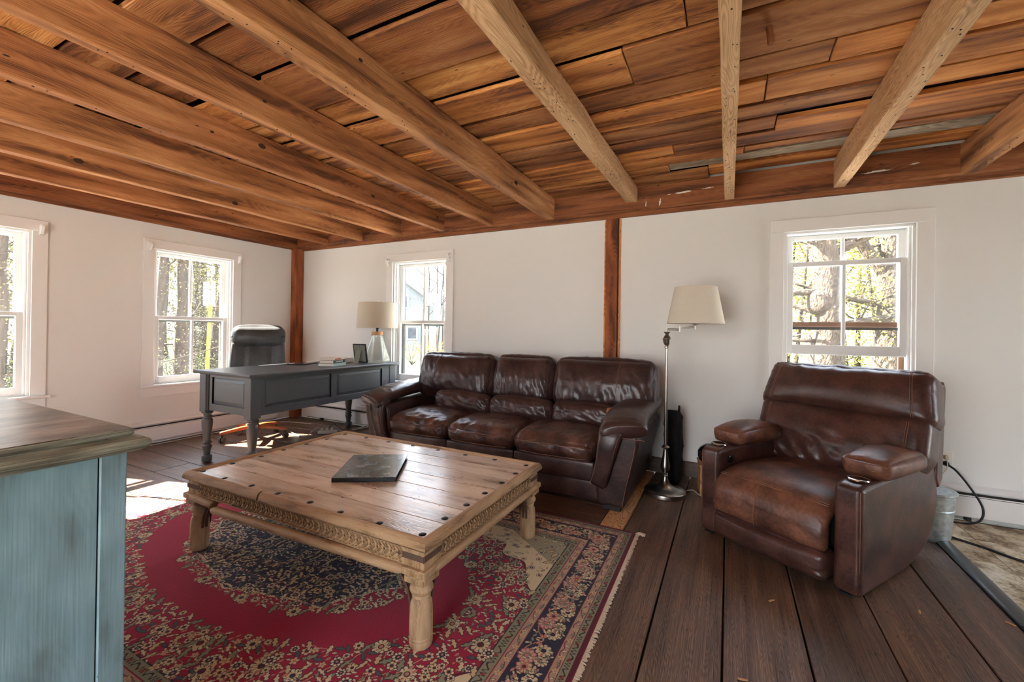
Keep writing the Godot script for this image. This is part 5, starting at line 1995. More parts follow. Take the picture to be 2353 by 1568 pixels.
# ---------------------------------------------------------------- office chair
func build_office_chair() -> void:
	var o := thing("office_chair", "black leather executive office chair on a wooden five-star base behind the desk", "chair", Vector3(-4.33, 0, -2.74), deg_to_rad(54))
	# base
	part(o, "hub", lathe([[0.035, 0.085], [0.042, 0.09], [0.042, 0.13], [0.03, 0.14]], 18), M.column)
	for k in 5:
		var a := TAU * k / 5 + 0.35
		var d := Vector3(cos(a), 0, sin(a))
		var sd := Vector3(-sin(a), 0, cos(a))
		var pts := [d * 0.02 + Vector3(0, 0.118, 0), d * 0.1 + Vector3(0, 0.12, 0), d * 0.2 + Vector3(0, 0.108, 0), d * 0.31 + Vector3(0, 0.092, 0)]
		var g := Geo.new()
		add_loft(g, sweep_rings(spline(pts, 4), [0.028, 0.028, 0.028, 0.028, 0.027, 0.027, 0.026, 0.026, 0.025, 0.025, 0.024, 0.023, 0.02], [0.019, 0.019, 0.019, 0.019, 0.018, 0.018, 0.017, 0.017, 0.016, 0.016, 0.015, 0.015, 0.012], sd, 4.0, 14), true, true)
		var arm := part(o, "base_arm", g.mesh(), M.chair_wood)
		var cp := d * 0.29
		part(arm, "caster_stem", lathe([[0.006, 0.05], [0.006, 0.085]], 8), M.iron, cp)
		for e in [-1, 1]:
			part(arm, "caster_wheel", lathe([[0.012, -0.01], [0.026, -0.01], [0.0275, -0.005], [0.0275, 0.005], [0.024, 0.01], [0.01, 0.012]], 16), M.caster, cp + sd * 0.0 + Vector3(0, 0.0278, 0) + Vector3(cos(a + 0.8), 0, sin(a + 0.8)) * 0.014 * e, Vector3(PI / 2, -a + PI / 2 - 0.8, 0))
	part(o, "gas_column", lathe([[0.028, 0.13], [0.028, 0.25], [0.02, 0.252], [0.02, 0.4]], 18), M.column)
	part(o, "tilt_mechanism", box(Vector3(0.16, 0.05, 0.22), 0.01), M.black, Vector3(0, 0.41, 0))
	part(o, "tilt_knob", lathe([[0.02, -0.03], [0.024, 0.0], [0.02, 0.03]], 12), M.black, Vector3(0.0, 0.35, 0.1))
	part(o, "seat", cushion(Vector3(0.26, 0.06, 0.26), 0.055, Vector3(0.01, 0.03, 0.02), 16), M.chair_leather, Vector3(0, 0.49, 0.02))
	var shp := func(p: Vector3, q: Vector3) -> Vector3:
		q.z += 0.05 * p.x * p.x * 1.0
		q.x *= 1.0 - 0.06 * p.y
		var gr := absf(absf(p.x) - 0.5)
		if gr < 0.09 and p.z > 0:
			q.z -= 0.016 * (1.0 - gr / 0.09)
		return q
	part(o, "backrest", cushion(Vector3(0.255, 0.25, 0.055), 0.05, Vector3(0.004, 0.01, 0.035), 26, shp), M.chair_leather, Vector3(0, 0.78, -0.245), Vector3(-0.17, 0, 0))
	var shh := func(p: Vector3, q: Vector3) -> Vector3:
		q.z += 0.045 * p.x * p.x
		q.y -= 0.02 * p.x * p.x * (-1.0 if p.y < 0 else 1.0) * 0.7
		return q
	part(o, "headrest", cushion(Vector3(0.25, 0.13, 0.08), 0.078, Vector3(0.004, 0.012, 0.055), 24, shh), M.chair_leather, Vector3(0, 1.03, -0.275), Vector3(-0.2, 0, 0))
	part(o, "back_shell", cushion(Vector3(0.235, 0.28, 0.02), 0.018, Vector3(0, 0, 0.02), 12), M.black, Vector3(0, 0.78, -0.318), Vector3(-0.17, 0, 0))
	for s in [-1, 1]:
		var pts := spline([Vector3(s * 0.25, 0.44, 0.06), Vector3(s * 0.31, 0.5, 0.05), Vector3(s * 0.315, 0.62, 0.08), Vector3(s * 0.31, 0.67, 0.0), Vector3(s * 0.3, 0.66, -0.15), Vector3(s * 0.25, 0.6, -0.24)], 5)
		var w := []
		var t := []
		for k in pts.size():
			w.append(0.024)
			t.append(0.014)
		part(o, "armrest", loft(sweep_rings(pts, w, t, Vector3(1, 0, 0), 3.0, 12), true, false), M.black)

# ---------------------------------------------------------------- things on the desk
func book(label: String, at: Vector3, turn: float, s: Vector3, cover: Material, text := "", tm: Material = null, group := "books stacked on the desk") -> Node3D:
	# spine faces +x
	var o := thing("book", label, "book", at, turn, group)
	var t := 0.0022
	part(o, "cover", box(Vector3(s.x, t, s.z), 0.0006), cover, Vector3(0, t / 2, 0))
	part(o, "cover", box(Vector3(s.x, t, s.z), 0.0006), cover, Vector3(0, s.y - t / 2, 0))
	part(o, "spine", box(Vector3(t, s.y, s.z), 0.0006), cover, Vector3(s.x / 2 + t / 2, s.y / 2, 0))
	part(o, "pages", box(Vector3(s.x - 0.006, s.y - 2 * t, s.z - 0.008), 0.0003), M.paper, Vector3(0.002, s.y / 2, 0))
	if text != "":
		var tmesh := TextMesh.new()
		tmesh.text = text
		var f := SystemFont.new()
		f.font_names = PackedStringArray(["Droid Serif"])
		f.font_weight = 700
		tmesh.font = f
		tmesh.font_size = 32
		tmesh.pixel_size = s.y * 0.62 / 32.0
		tmesh.depth = 0.0006
		part(o, "spine_lettering", tmesh, tm, Vector3(s.x / 2 + t + 0.0003, s.y / 2, 0), Vector3(0, PI / 2, 0))
	return o

func build_desk_things() -> void:
	# table lamp
	var o := thing("table_lamp", "clear glass table lamp with cork neck and linen drum shade on the desk", "lamp", Vector3(-3.415, DH + 0.01, -3.49), 0.3)
	var rings := []
	for e in [[0.112, 0.0, 0.0], [0.118, 0.008, 0.0], [0.116, 0.03, 0.05], [0.1, 0.11, 0.2], [0.08, 0.2, 0.45], [0.064, 0.262, 0.8], [0.06, 0.285, 1.0], [0.064, 0.296, 1.0]]:
		var ring := []
		for k in 32:
			var a := TAU * k / 32
			var sq: float = 1.0 / maxf(absf(cos(a)), absf(sin(a)))
			var r: float = e[0] * lerpf(minf(sq, 1.22), 1.0, e[2])
			ring.append(Vector3(cos(a) * r, e[1], sin(a) * r))
		rings.append(ring)
	# wall thickness: inner skin
	var inner := []
	for k in range(rings.size() - 1, -1, -1):
		var ring := []
		for p in rings[k]:
			var f: float = 1.0 - 0.004 / maxf(Vector2(p.x, p.z).length(), 0.01)
			ring.append(Vector3(p.x * f, maxf(p.y, 0.007), p.z * f))
		inner.append(ring)
	part(o, "glass_body", loft(rings + inner, true, true), M.clear)
	part(o, "cork_neck", lathe([[0.056, 0.296], [0.059, 0.3], [0.059, 0.33], [0.054, 0.334]], 28), M.cork)
	part(o, "socket", lathe([[0.012, 0.334], [0.012, 0.36], [0.016, 0.364], [0.016, 0.42], [0.0, 0.421]], 14), M.black)
	part(o, "shade", lathe([[0.214, 0.372], [0.216, 0.374], [0.202, 0.645], [0.2, 0.647], [0.1985, 0.645], [0.2125, 0.374]], 48), M.shade_linen)
	part(o, "finial", lathe([[0.004, 0.62], [0.004, 0.65], [0.011, 0.656], [0.013, 0.664], [0.009, 0.674], [0.0, 0.678]], 14), M.finial)
	for k in 3:
		var a := TAU * k / 3
		part(o, "spider_arm", tube([Vector3(0, 0.635, 0), Vector3(cos(a) * 0.199, 0.64, sin(a) * 0.199)], 0.0015), M.nickel)
	part(o, "harp", tube(spline([Vector3(0, 0.38, 0.016), Vector3(0, 0.5, 0.05), Vector3(0, 0.635, 0), Vector3(0, 0.5, -0.05), Vector3(0, 0.38, -0.016)], 6), 0.0015), M.nickel)
	# picture frame seen from behind
	var f := thing("picture_frame", "small dark picture frame seen from behind beside the table lamp", "picture frame", Vector3(-3.475, DH + 0.01, -3.325), deg_to_rad(-163))
	var tl := Basis(Vector3.RIGHT, -0.2)
	var fr := part(f, "frame", box(Vector3(0.15, 0.205, 0.012), 0.003), M.black, Vector3(0, 0.102, -0.02), Vector3(-0.22, 0, 0))
	part(fr, "backing", box(Vector3(0.125, 0.18, 0.003), 0.001), M.frame_back, Vector3(0, 0, -0.007))
	part(fr, "hanger", lathe([[0.004, 0.0], [0.004, 0.002], [0.0, 0.003]], 8), M.black, Vector3(0, 0.08, -0.0085), Vector3(-PI / 2, 0, 0))
	part(f, "easel_leg", box(Vector3(0.05, 0.14, 0.004), 0.001), M.frame_back, Vector3(0, 0.069, -0.078), Vector3(0.38, 0, 0))
	# stack of three books
	var y := DH + 0.01
	var bx := Vector3(-3.455, y, -2.935)
	book("pale blue-green book at the bottom of the stack on the desk", bx, 0.35, Vector3(0.165, 0.026, 0.225), M.spine_teal)
	book("black book with ENDURANCE on its spine in the desk stack", bx + Vector3(0, 0.0265, 0), 0.3, Vector3(0.15, 0.03, 0.2), M.spine_black, "ENDURANCE", M.print_white)
	book("cream and red book on top of the stack on the desk", bx + Vector3(0.002, 0.057, 0), 0.33, Vector3(0.148, 0.019, 0.195), M.spine_cream)
	var top: Node3D = get_node("book_002")
	part(top, "spine_band", box(Vector3(0.001, 0.012, 0.11), 0.0003), M.spine_red, Vector3(0.0768, 0.0095, 0.03))
	book("thick white book lying flat behind the stack on the desk", Vector3(-3.72, y, -3.22), 0.25, Vector3(0.21, 0.045, 0.28), M.white_cover, "", null, "")
	var tb := thing("tablet", "dark tablet in a folio case lying on the desk", "tablet", Vector3(-3.8, y, -2.87), 0.35)
	part(tb, "case", box(Vector3(0.18, 0.008, 0.25), 0.003), M.tablet, Vector3(0, 0.004, 0))
	part(tb, "screen", box(Vector3(0.16, 0.002, 0.23), 0.0005), M.black_gloss, Vector3(0, 0.0088, 0))

# ---------------------------------------------------------------- fittings and odds and ends
func bracket(label: String, at: Vector3, turn: float) -> void:
	var o := thing("curtain_rod_bracket", label, "bracket", at, turn, "white curtain rod brackets on the window casings")
	part(o, "back_plate", box(Vector3(0.03, 0.085, 0.004), 0.001), M.trim, Vector3(0, 0, 0.002))
	var g := Geo.new()
	var to3 := func(p: Vector2, d: float) -> Vector3: return Vector3(d, p.y, p.x)
	add_slab(g, [Vector2(0.003, -0.04), Vector2(0.02, -0.035), Vector2(0.05, 0.01), Vector2(0.052, 0.04), Vector2(0.044, 0.04), Vector2(0.04, 0.022), Vector2(0.034, 0.022), Vector2(0.03, 0.042), Vector2(0.003, 0.042)], to3, -0.011, 0.011, 0.002, 2)
	part(o, "hook", g.mesh(), M.trim)
	part(o, "screw", lathe([[0.004, 0.0], [0.003, 0.0015], [0.0, 0.002]], 8), M.iron, Vector3(0.011, 0.0, 0.02), Vector3(0, 0, -PI / 2))

func outlet(label: String, at: Vector3, turn: float) -> Node3D:
	var o := thing("wall_outlet", label, "outlet", at, turn)
	part(o, "cover_plate", box(Vector3(0.074, 0.115, 0.006), 0.002), M.plate, Vector3(0, 0, 0.003))
	for s in [-1, 1]:
		var r := part(o, "receptacle", lathe([[0.017, 0.0], [0.017, 0.002], [0.0, 0.0022]], 16), M.plate, Vector3(0, s * 0.02, 0.006), Vector3(PI / 2, 0, 0))
		for e in [-1, 1]:
			part(r, "slot", box(Vector3(0.002, 0.001, 0.007), 0.0), M.black, Vector3(e * 0.006, 0.0024, 0))
	return o

func build_fittings() -> void:
	bracket("white rod bracket on the casing of the window at the left picture edge", Vector3(XL + 0.022, 1.905, -1.355), PI / 2)
	bracket("white rod bracket at the left of the window behind the desk", Vector3(XL + 0.022, 1.905, -2.08), PI / 2)
	bracket("white rod bracket at the right of the window behind the desk", Vector3(XL + 0.022, 1.9, -2.925), PI / 2)
	bracket("white rod bracket at the left of the window beside the table lamp", Vector3(-3.44, 1.885, ZB + 0.022), 0.0)
	bracket("white rod bracket at the right of the window beside the table lamp", Vector3(-2.6, 1.895, ZB + 0.022), 0.0)
	outlet("white wall outlet low on the left wall above the cabinet top", Vector3(XL, 0.39, -1.48), PI / 2)
	outlet("white wall outlet with two plugs right of the recliner", Vector3(1.243, 0.36, ZB), 0.0)
	# black appliance cord from the outlet, looping to the floor
	var c := thing("appliance_cable", "thick black power cord looping from outlet down to the floor", "cord", Vector3(1.24, 0, ZB + 0.06))
	part(c, "plug", lathe([[0.014, 0.0], [0.016, 0.006], [0.015, 0.02], [0.009, 0.03], [0.006, 0.036]], 14), M.black, Vector3(0.001, 0.34, -0.051), Vector3(PI / 2, 0, 0))
	part(c, "flex", tube(spline([Vector3(0.001, 0.338, -0.018), Vector3(0.035, 0.31, 0.01), Vector3(0.1, 0.21, 0.02), Vector3(0.145, 0.11, 0.03), Vector3(0.13, 0.035, 0.04), Vector3(0.06, 0.0075, 0.05), Vector3(-0.04, 0.0075, 0.055), Vector3(-0.16, 0.0075, 0.05)], 8), 0.0062, -1.0, 10), M.black)
	var c2 := thing("lamp_plug", "beige plug and thin cord in the upper socket right of the recliner", "plug", Vector3(1.24, 0.38, ZB + 0.01))
	part(c2, "plug", box(Vector3(0.022, 0.026, 0.03), 0.004), M.cable_beige, Vector3(0, 0, 0.015))
	part(c2, "flex", tube(spline([Vector3(0, -0.008, 0.03), Vector3(-0.008, -0.06, 0.05), Vector3(-0.05, -0.12, 0.06), Vector3(-0.1, -0.17, 0.07)], 6), 0.0028), M.cable_beige)
	var c3 := thing("floor_cable", "black extension lead lying across the tiles with an orange plug end", "cord", Vector3(1.33, 0.004, -3.17))
	part(c3, "flex", tube(spline([Vector3(-0.2, 0.006, -0.14), Vector3(-0.09, 0.006, -0.06), Vector3(0.0, 0.006, 0.03), Vector3(0.09, 0.006, 0.06), Vector3(0.2, 0.006, 0.06)], 8), 0.006, -1.0, 10), M.black)
	part(c3, "connector", box(Vector3(0.05, 0.014, 0.016), 0.004), M.cork, Vector3(0.225, 0.008, 0.06))
	# galvanised bucket
	var b := thing("bucket", "galvanised metal bucket half hidden behind the recliner", "bucket", Vector3(1.035, 0.0, -3.285))
	part(b, "pail", lathe([[0.088, 0.0], [0.09, 0.003], [0.09, 0.012], [0.094, 0.02], [0.112, 0.255], [0.118, 0.262], [0.119, 0.27], [0.114, 0.275], [0.109, 0.268], [0.091, 0.025], [0.0, 0.022]], 32), M.zinc)
	part(b, "lid_rim", lathe([[0.116, 0.262], [0.121, 0.266], [0.121, 0.272], [0.116, 0.276]], 32), M.zinc)
	part(b, "rim_ring", lathe([[0.104, 0.17], [0.109, 0.174], [0.109, 0.178], [0.105, 0.182]], 32), M.zinc)
	# wooden box with something dark on it
	var w := thing("wooden_box", "small pale wooden box on the floor left of the recliner", "box", Vector3(-0.085, 0.0, -3.42), 0.15)
	for s in [-1, 1]:
		part(w, "side", box(Vector3(0.012, 0.2, 0.2), 0.002), M.pine, Vector3(s * 0.094, 0.1, 0))
		part(w, "end", box(Vector3(0.176, 0.2, 0.012), 0.002), M.pine, Vector3(0, 0.1, s * 0.094))
	part(w, "lid", box(Vector3(0.21, 0.014, 0.21), 0.003), M.pine, Vector3(0, 0.207, 0))
	var d := thing("speaker", "small round black speaker on the pale wooden box", "speaker", Vector3(-0.1, 0.2145, -3.41))
	part(d, "body", lathe([[0.06, 0.0], [0.085, 0.02], [0.09, 0.06], [0.08, 0.1], [0.05, 0.125], [0.0, 0.13]], 24), M.black_gloss)
	part(d, "grille", lathe([[0.091, 0.035], [0.092, 0.045], [0.092, 0.075], [0.088, 0.085]], 24), M.black_cloth)
	# black bag between sofa and wall
	var g := thing("tote_bag", "black fabric bag slumped between the sofa arm and the wall", "bag", Vector3(-0.372, 0, -3.53))
	var shp := func(p: Vector3, q: Vector3) -> Vector3:
		q.x += 0.01 * wr.get_noise_3d(q.x * 10.0, q.y * 14.0, q.z * 14.0) * 1.5
		q.z += 0.012 * wr.get_noise_3d(q.x * 10.0 + 9.0, q.y * 10.0, q.z * 14.0)
		q.y += 0.03 * maxf(p.y, 0.0) * p.z
		return q
	part(g, "body", cushion(Vector3(0.052, 0.27, 0.13), 0.03, Vector3(0.012, 0.0, 0.01), 16, shp), M.black_cloth, Vector3(0, 0.272, 0))
	part(g, "handle", tube(spline([Vector3(0.04, 0.5, 0.07), Vector3(0.045, 0.57, 0.08), Vector3(0.04, 0.58, 0.02), Vector3(0.03, 0.5, -0.03)], 5), 0.008), M.black_cloth)
	# power strip and leads under the desk
	var p := thing("power_strip", "white power strip with plugged-in leads on the floor under the desk", "power strip", Vector3(-3.86, 0, -3.24), 0.7)
	part(p, "body", box(Vector3(0.2, 0.03, 0.05), 0.005), M.cable_white, Vector3(0, 0.015, 0))
	for k in 3:
		part(p, "plug", box(Vector3(0.028, 0.03, 0.03), 0.004), M.cable_white, Vector3(-0.06 + k * 0.05, 0.045, 0))
	part(p, "lead", tube(spline([Vector3(-0.06, 0.05, 0), Vector3(-0.1, 0.08, 0.06), Vector3(-0.2, 0.006, 0.1), Vector3(-0.32, 0.006, 0.0), Vector3(-0.4, 0.006, -0.12)], 6), 0.0035), M.cable_white)
	part(p, "lead", tube(spline([Vector3(0.0, 0.05, 0), Vector3(0.05, 0.09, -0.05), Vector3(0.14, 0.006, -0.12), Vector3(0.2, 0.05, -0.2)], 6), 0.0035), M.black)
	var q := thing("lamp_leads", "tangle of white and grey leads hanging behind the desk", "cord", Vector3(-3.5, 0, ZB + 0.085))
	for k in 3:
		part(q, "lead", tube(spline([Vector3(-0.1 + k * 0.07, 0.55, 0.0), Vector3(-0.06 + k * 0.03, 0.35, 0.02), Vector3(0.02 + k * 0.02, 0.18, 0.015), Vector3(-0.16 + k * 0.04, 0.05, 0.03), Vector3(-0.25, 0.008, 0.08 + k * 0.03)], 6), 0.003), M.cable_white if k != 1 else M.caster)
	var wl := thing("floor_wire", "pale wire lying along the foot of the left baseboard heater", "cord", Vector3(XL + 0.11, 0.003, -2.0))
	part(wl, "wire", tube(spline([Vector3(0, 0.003, 0.6), Vector3(0.01, 0.003, 0.0), Vector3(0.0, 0.003, -0.6), Vector3(0.03, 0.003, -1.1), Vector3(0.12, 0.003, -1.35), Vector3(0.5, 0.003, -1.45)], 6), 0.003), M.cable_white)
	# splinters of wood on the planks
	for e in [[0.177, -2.155, 0.8, "beside the recliner's front corner"], [0.054, -1.62, 0.2, "near the bottom edge of the picture"], [1.02, -2.44, 2.4, "beside the end of the black threshold"], [0.72, -2.36, 1.3, "between two planks right of the recliner"]]:
		var s := thing("wood_splinter", "pale wood splinter on the dark planks %s" % e[3], "splinter", Vector3(e[0], 0.0005, e[1]), e[2], "wood splinters on the floor")
		part(s, "splinter", cushion(Vector3(0.015, 0.002, 0.004), 0.0018, Vector3.ZERO, 4), M.cork, Vector3(0, 0.002, 0))

# ---------------------------------------------------------------- outdoors
func leaf_mesh(s: float) -> ArrayMesh:
	var g := Geo.new()
	var a := Vector3(0, 0, 0)
	var l := Vector3(-s * 0.34, s * 0.5, s * 0.08)
	var r := Vector3(s * 0.34, s * 0.5, s * 0.08)
	var t := Vector3(0, s, 0)
	g.poly([a, l, t], [Vector2.ZERO, Vector2.ZERO, Vector2.ZERO], (t - a).cross(l - a))
	g.poly([a, t, r], [Vector2.ZERO, Vector2.ZERO, Vector2.ZERO], (r - a).cross(t - a))
	return g.mesh()

func foliage(parent: Node3D, called: String, spots: Array, spread: float, per: int, mesh: Mesh, m: Material, r: RandomNumberGenerator) -> void:
	var mm := MultiMesh.new()
	mm.transform_format = MultiMesh.TRANSFORM_3D
	mm.mesh = mesh
	mm.instance_count = spots.size() * per
	var k := 0
	for s in spots:
		for q in per:
			var p: Vector3 = s + Vector3(r.randfn(), r.randfn() * 0.8, r.randfn()) * spread
			var b := Basis.from_euler(Vector3(r.randf() * TAU, r.randf() * TAU, r.randf() * TAU)).scaled(Vector3.ONE * r.randf_range(0.6, 1.3))
			mm.set_instance_transform(k, Transform3D(b, p))
			k += 1
	var o := MultiMeshInstance3D.new()
	o.name = called
	o.multimesh = mm
	o.material_override = m
	o.set_meta("kind", "stuff")
	parent.add_child(o, true)

# trunk with taper, lumps and limbs; returns twig tips
func trunk(o: Node3D, h: float, r0: float, lean: Vector3, limbs: Array, m: Material, r: RandomNumberGenerator, seg := 14) -> Array:
	var pts := []
	var n := 10
	var nz := fnl(r.randi() % 1000, 0.5, 2)
	for k in n + 1:
		var u := float(k) / n
		pts.append(Vector3(nz.get_noise_1d(u * 3.0) * r0 * 0.5, h * u, nz.get_noise_1d(u * 3.0 + 9.0) * r0 * 0.5) + lean * u)
	var path := spline(pts, 3)
	var w := []
	for k in path.size():
		var u := float(k) / (path.size() - 1)
		w.append(r0 * (1.0 - 0.6 * u + 0.5 * exp(-u * 14.0)))
	var rings := sweep_rings(path, w, w, Vector3(1, 0, 0.1), 2.0, seg)
	for a in rings.size():
		for j in seg:
			var q: Vector3 = rings[a][j]
			var c: Vector3 = path[a]
			rings[a][j] = c + (q - c) * (1.0 + 0.22 * nz.get_noise_3d(j * 2.6, q.y * 0.9, 3.0) + 0.12 * nz.get_noise_3d(j * 7.0, q.y * 1.6, 8.0))
	part(o, "trunk", loft(rings, true, true), m)
	var tips := []
	for l in limbs:
		var b: Vector3 = path[clampi(int(l[0] / h * path.size()), 0, path.size() - 1)]
		var d: Vector3 = l[1]
		var e := b + d
		var mid := b.lerp(e, 0.5) + Vector3(r.randfn(), r.randfn(), r.randfn()) * d.length() * 0.06 + Vector3(0, -0.08 * d.length(), 0)
		var lp := spline([b, mid, e], 5)
		var br := part(o, "branch", tube(lp, l[2], l[2] * 0.35, 9), m)
		for q in 7:
			var u := r.randf_range(0.25, 1.0)
			var s: Vector3 = lp[int(u * (lp.size() - 1))]
			var tw := s + Vector3(r.randfn(), r.randf_range(-0.2, 1.0), r.randfn()) * d.length() * 0.3
			part(br, "twig", tube([s, s.lerp(tw, 0.5) + Vector3(0, r.randf_range(-0.06, 0.08), 0), tw], l[2] * 0.3, l[2] * 0.1, 5), m)
			tips.append(tw)
			tips.append(s.lerp(tw, 0.6))
	return tips

func build_outdoors() -> void:
	var r := RandomNumberGenerator.new()
	r.seed = 99
	var gy := -0.6
	# ground on the three sides
	var g := setting("ground_lawn", "spring lawn behind the house")
	part(g, "lawn", box(Vector3(140, 0.2, 60), 0.0, 0), M.lawn, Vector3(0, gy - 0.1, -34.0))
	var g2 := setting("ground_woods", "leafy woodland floor left of the house")
	part(g2, "woodland_floor", box(Vector3(70, 0.2, 100), 0.0, 0), M.litter, Vector3(-40.3, gy - 0.11, 40))
	var g3 := setting("ground_yard", "pale gravel yard in front of the house")
	part(g3, "yard", box(Vector3(75, 0.2, 60), 0.0, 0), M.gravel, Vector3(32.3, gy - 0.105, 26))
	var g4 := setting("ground_path", "pale gravel strip along the foot of the house walls")
	part(g4, "gravel", box(Vector3(4.2, 0.1, 12.0), 0.0, 0), M.gravel, Vector3(-7.3, gy - 0.03, -2.0))
	part(g4, "gravel", box(Vector3(11.0, 0.1, 3.4), 0.0, 0), M.gravel, Vector3(0.3, gy - 0.031, -5.6))
	var lf := leaf_mesh(0.07)
	var lfs := leaf_mesh(0.05)
	var lft := leaf_mesh(0.034)
	# two old maples behind the recliner window
	var m1 := thing("maple_tree", "thick gnarled old maple trunk in the left half of the recliner window", "tree", Vector3(1.72, gy, -10.0), 0.0, "old maples behind the house")
	var limbs1 := [[2.7, Vector3(-2.6, 0.9, 0.4), 0.07], [2.2, Vector3(-2.4, 1.7, -0.5), 0.06], [3.2, Vector3(2.0, 1.4, 0.3), 0.13], [1.9, Vector3(1.6, 0.2, -0.6), 0.07], [3.6, Vector3(-1.6, 1.4, 0.8), 0.08], [4.2, Vector3(1.8, 1.8, -0.4), 0.1], [1.6, Vector3(-2.2, 0.3, 0.6), 0.04]]
	var t1 := trunk(m1, 7.0, 0.3, Vector3(-0.25, 0, 0.2), limbs1, M.bark, r, 22)
	part(m1, "burl", cushion(Vector3(0.2, 0.24, 0.2), 0.18, Vector3.ZERO, 12), M.bark, Vector3(-0.2, 2.35, 0.2))
	foliage(m1, "leaves", t1, 0.4, 22, lfs, M.leaf_back[0], r)
	foliage(m1, "leaves", t1, 0.4, 6, lfs, M.leaf_back[1], r)
	var m2 := thing("maple_tree", "forked old maple trunk in the right half of the recliner window", "tree", Vector3(2.95, gy, -11.6), 0.0, "old maples behind the house")
	var limbs2 := [[3.0, Vector3(-1.5, 1.6, 0.3), 0.14], [3.3, Vector3(1.2, 1.8, 0.2), 0.14], [2.3, Vector3(-1.7, 0.5, 0.5), 0.08], [1.5, Vector3(1.0, 1.0, 0.8), 0.12], [3.9, Vector3(-0.4, 2.2, 0.4), 0.1]]
	var t2 := trunk(m2, 6.4, 0.26, Vector3(0.2, 0, 0), limbs2, M.bark, r, 18)
	foliage(m2, "leaves", t2, 0.4, 22, lfs, M.leaf_back[0], r)
	foliage(m2, "leaves", t2, 0.4, 6, lfs, M.leaf_back[0], r)
	# saplings and shrubs filling the view beyond the maples
	for k in 12:
		var p := Vector3(-1.0 + k * 0.95 + r.randf() * 0.4, gy, -15.0 - r.randf() * 7.0)
		var s := thing("young_tree", "young yellow-green tree far beyond the old maples", "tree", p, 0.0, "young trees beyond the maples")
		var lm := []
		for q in 5:
			lm.append([0.9 + q * 0.9, Vector3(r.randfn() * 1.1, 0.8, r.randfn() * 0.8), 0.03])
		var tt := trunk(s, 6.0, 0.07, Vector3(r.randfn() * 0.3, 0, 0), lm, M.bark_dark, r, 8)
		for q in 10:
			tt.append(Vector3(r.randfn() * 0.8, r.randf_range(0.2, 6.0), r.randfn() * 0.8))
		foliage(s, "leaves", tt, 0.5, 32, lf, M.leaf_back[k % 2], r)
	for k in 16:
		var s := thing("hedgerow_tree", "leafy yellow-green tree in the hedgerow behind the maples", "tree", Vector3(-3.0 + k * 1.1, gy, -23.5 - r.randf() * 4.0), 0.0, "hedgerow trees behind the maples")
		var tt := trunk(s, 8.0, 0.12, Vector3(r.randfn() * 0.4, 0, 0), [[3.0, Vector3(1, 1.2, 0.6), 0.05], [5.0, Vector3(-0.8, 1.4, 0.6), 0.05]], M.bark_dark, r, 8)
		for q in 34:
			tt.append(Vector3(r.randfn() * 1.0, r.randf_range(0.2, 8.5), r.randfn() * 1.0))
		foliage(s, "leaves", tt, 0.5, 30, leaf_mesh(0.15), M.leaf_back[k % 2], r)
	# woods seen through the two left windows
	var spots := [[-9.7, -4.05, 0.15, 0], [-10.6, -5.6, 0.13, 0], [-9.8, -4.75, 0.17, 0], [-12.5, -6.6, 0.12, 0], [-13.5, -5.4, 0.1, 0], [-15.0, -7.4, 0.14, 0], [-11.5, -2.6, 0.13, 0], [-9.6, -2.1, 0.14, 0], [-14.0, -3.4, 0.12, 0], [-16.0, -6.2, 0.14, 0], [-17.0, -8.6, 0.16, 0], [-17.5, -4.6, 0.14, 0], [-13.0, -1.4, 0.12, 0], [-19.0, -7.4, 0.15, 0], [-20.0, -9.8, 0.16, 0], [-21.0, -5.6, 0.16, 0], [-15.5, -9.2, 0.1, 0], [-12.0, -5.9, 0.05, 0], [-11.0, -5.5, 0.04, 0], [-12.2, -4.7, 0.04, 0]]
	for k in spots.size():
		var e: Array = spots[k]
		var s := thing("woodland_tree", "straight grey trunk among the woods outside the left windows", "tree", Vector3(e[0], gy, e[1]), 0.0, "trees of the woods left of the house")
		var hh: float = clampf(3.3 + (-9.0 - e[0]) * 0.6, 3.3, 7.0)
		var lm := []
		for q in 6:
			lm.append([1.0 + q * hh * 0.12, Vector3(r.randfn() * 0.9, 0.4, r.randfn() * 0.9), e[2] * 0.14])
		var tt := trunk(s, hh, e[2], Vector3(r.randfn() * 0.3, 0, r.randfn() * 0.3), lm, M.bark_dark, r, 10)
		foliage(s, "leaves", tt, 0.45, 26, lft, M.leaf[[3, 0, 4, 1][k % 4]], r)
	for k in 22:
		var p := Vector3(-9.8 - r.randf() * 9.0, gy, -0.8 - r.randf() * 9.0)
		if k < 9:
			p = Vector3(-9.8 - r.randf() * 2.0, gy, -2.6 - k * 0.42)
		var s := thing("undergrowth_shrub", "low bright green shrub on the woodland floor", "shrub", p, 0.0, "shrubs in the woods left of the house")
		var tt := []
		for q in 9:
			var tip := Vector3(r.randfn() * 0.35, r.randf_range(0.25, 1.1), r.randfn() * 0.35)
			tt.append(tip)
			part(s, "stem", tube([Vector3.ZERO, tip * 0.5 + Vector3(0.03, 0.05, 0), tip], 0.012, 0.005, 5), M.bark_dark)
		foliage(s, "leaves", tt, 0.22, 110, lft, M.leaf[[2, 0, 2, 4][k % 4]], r)
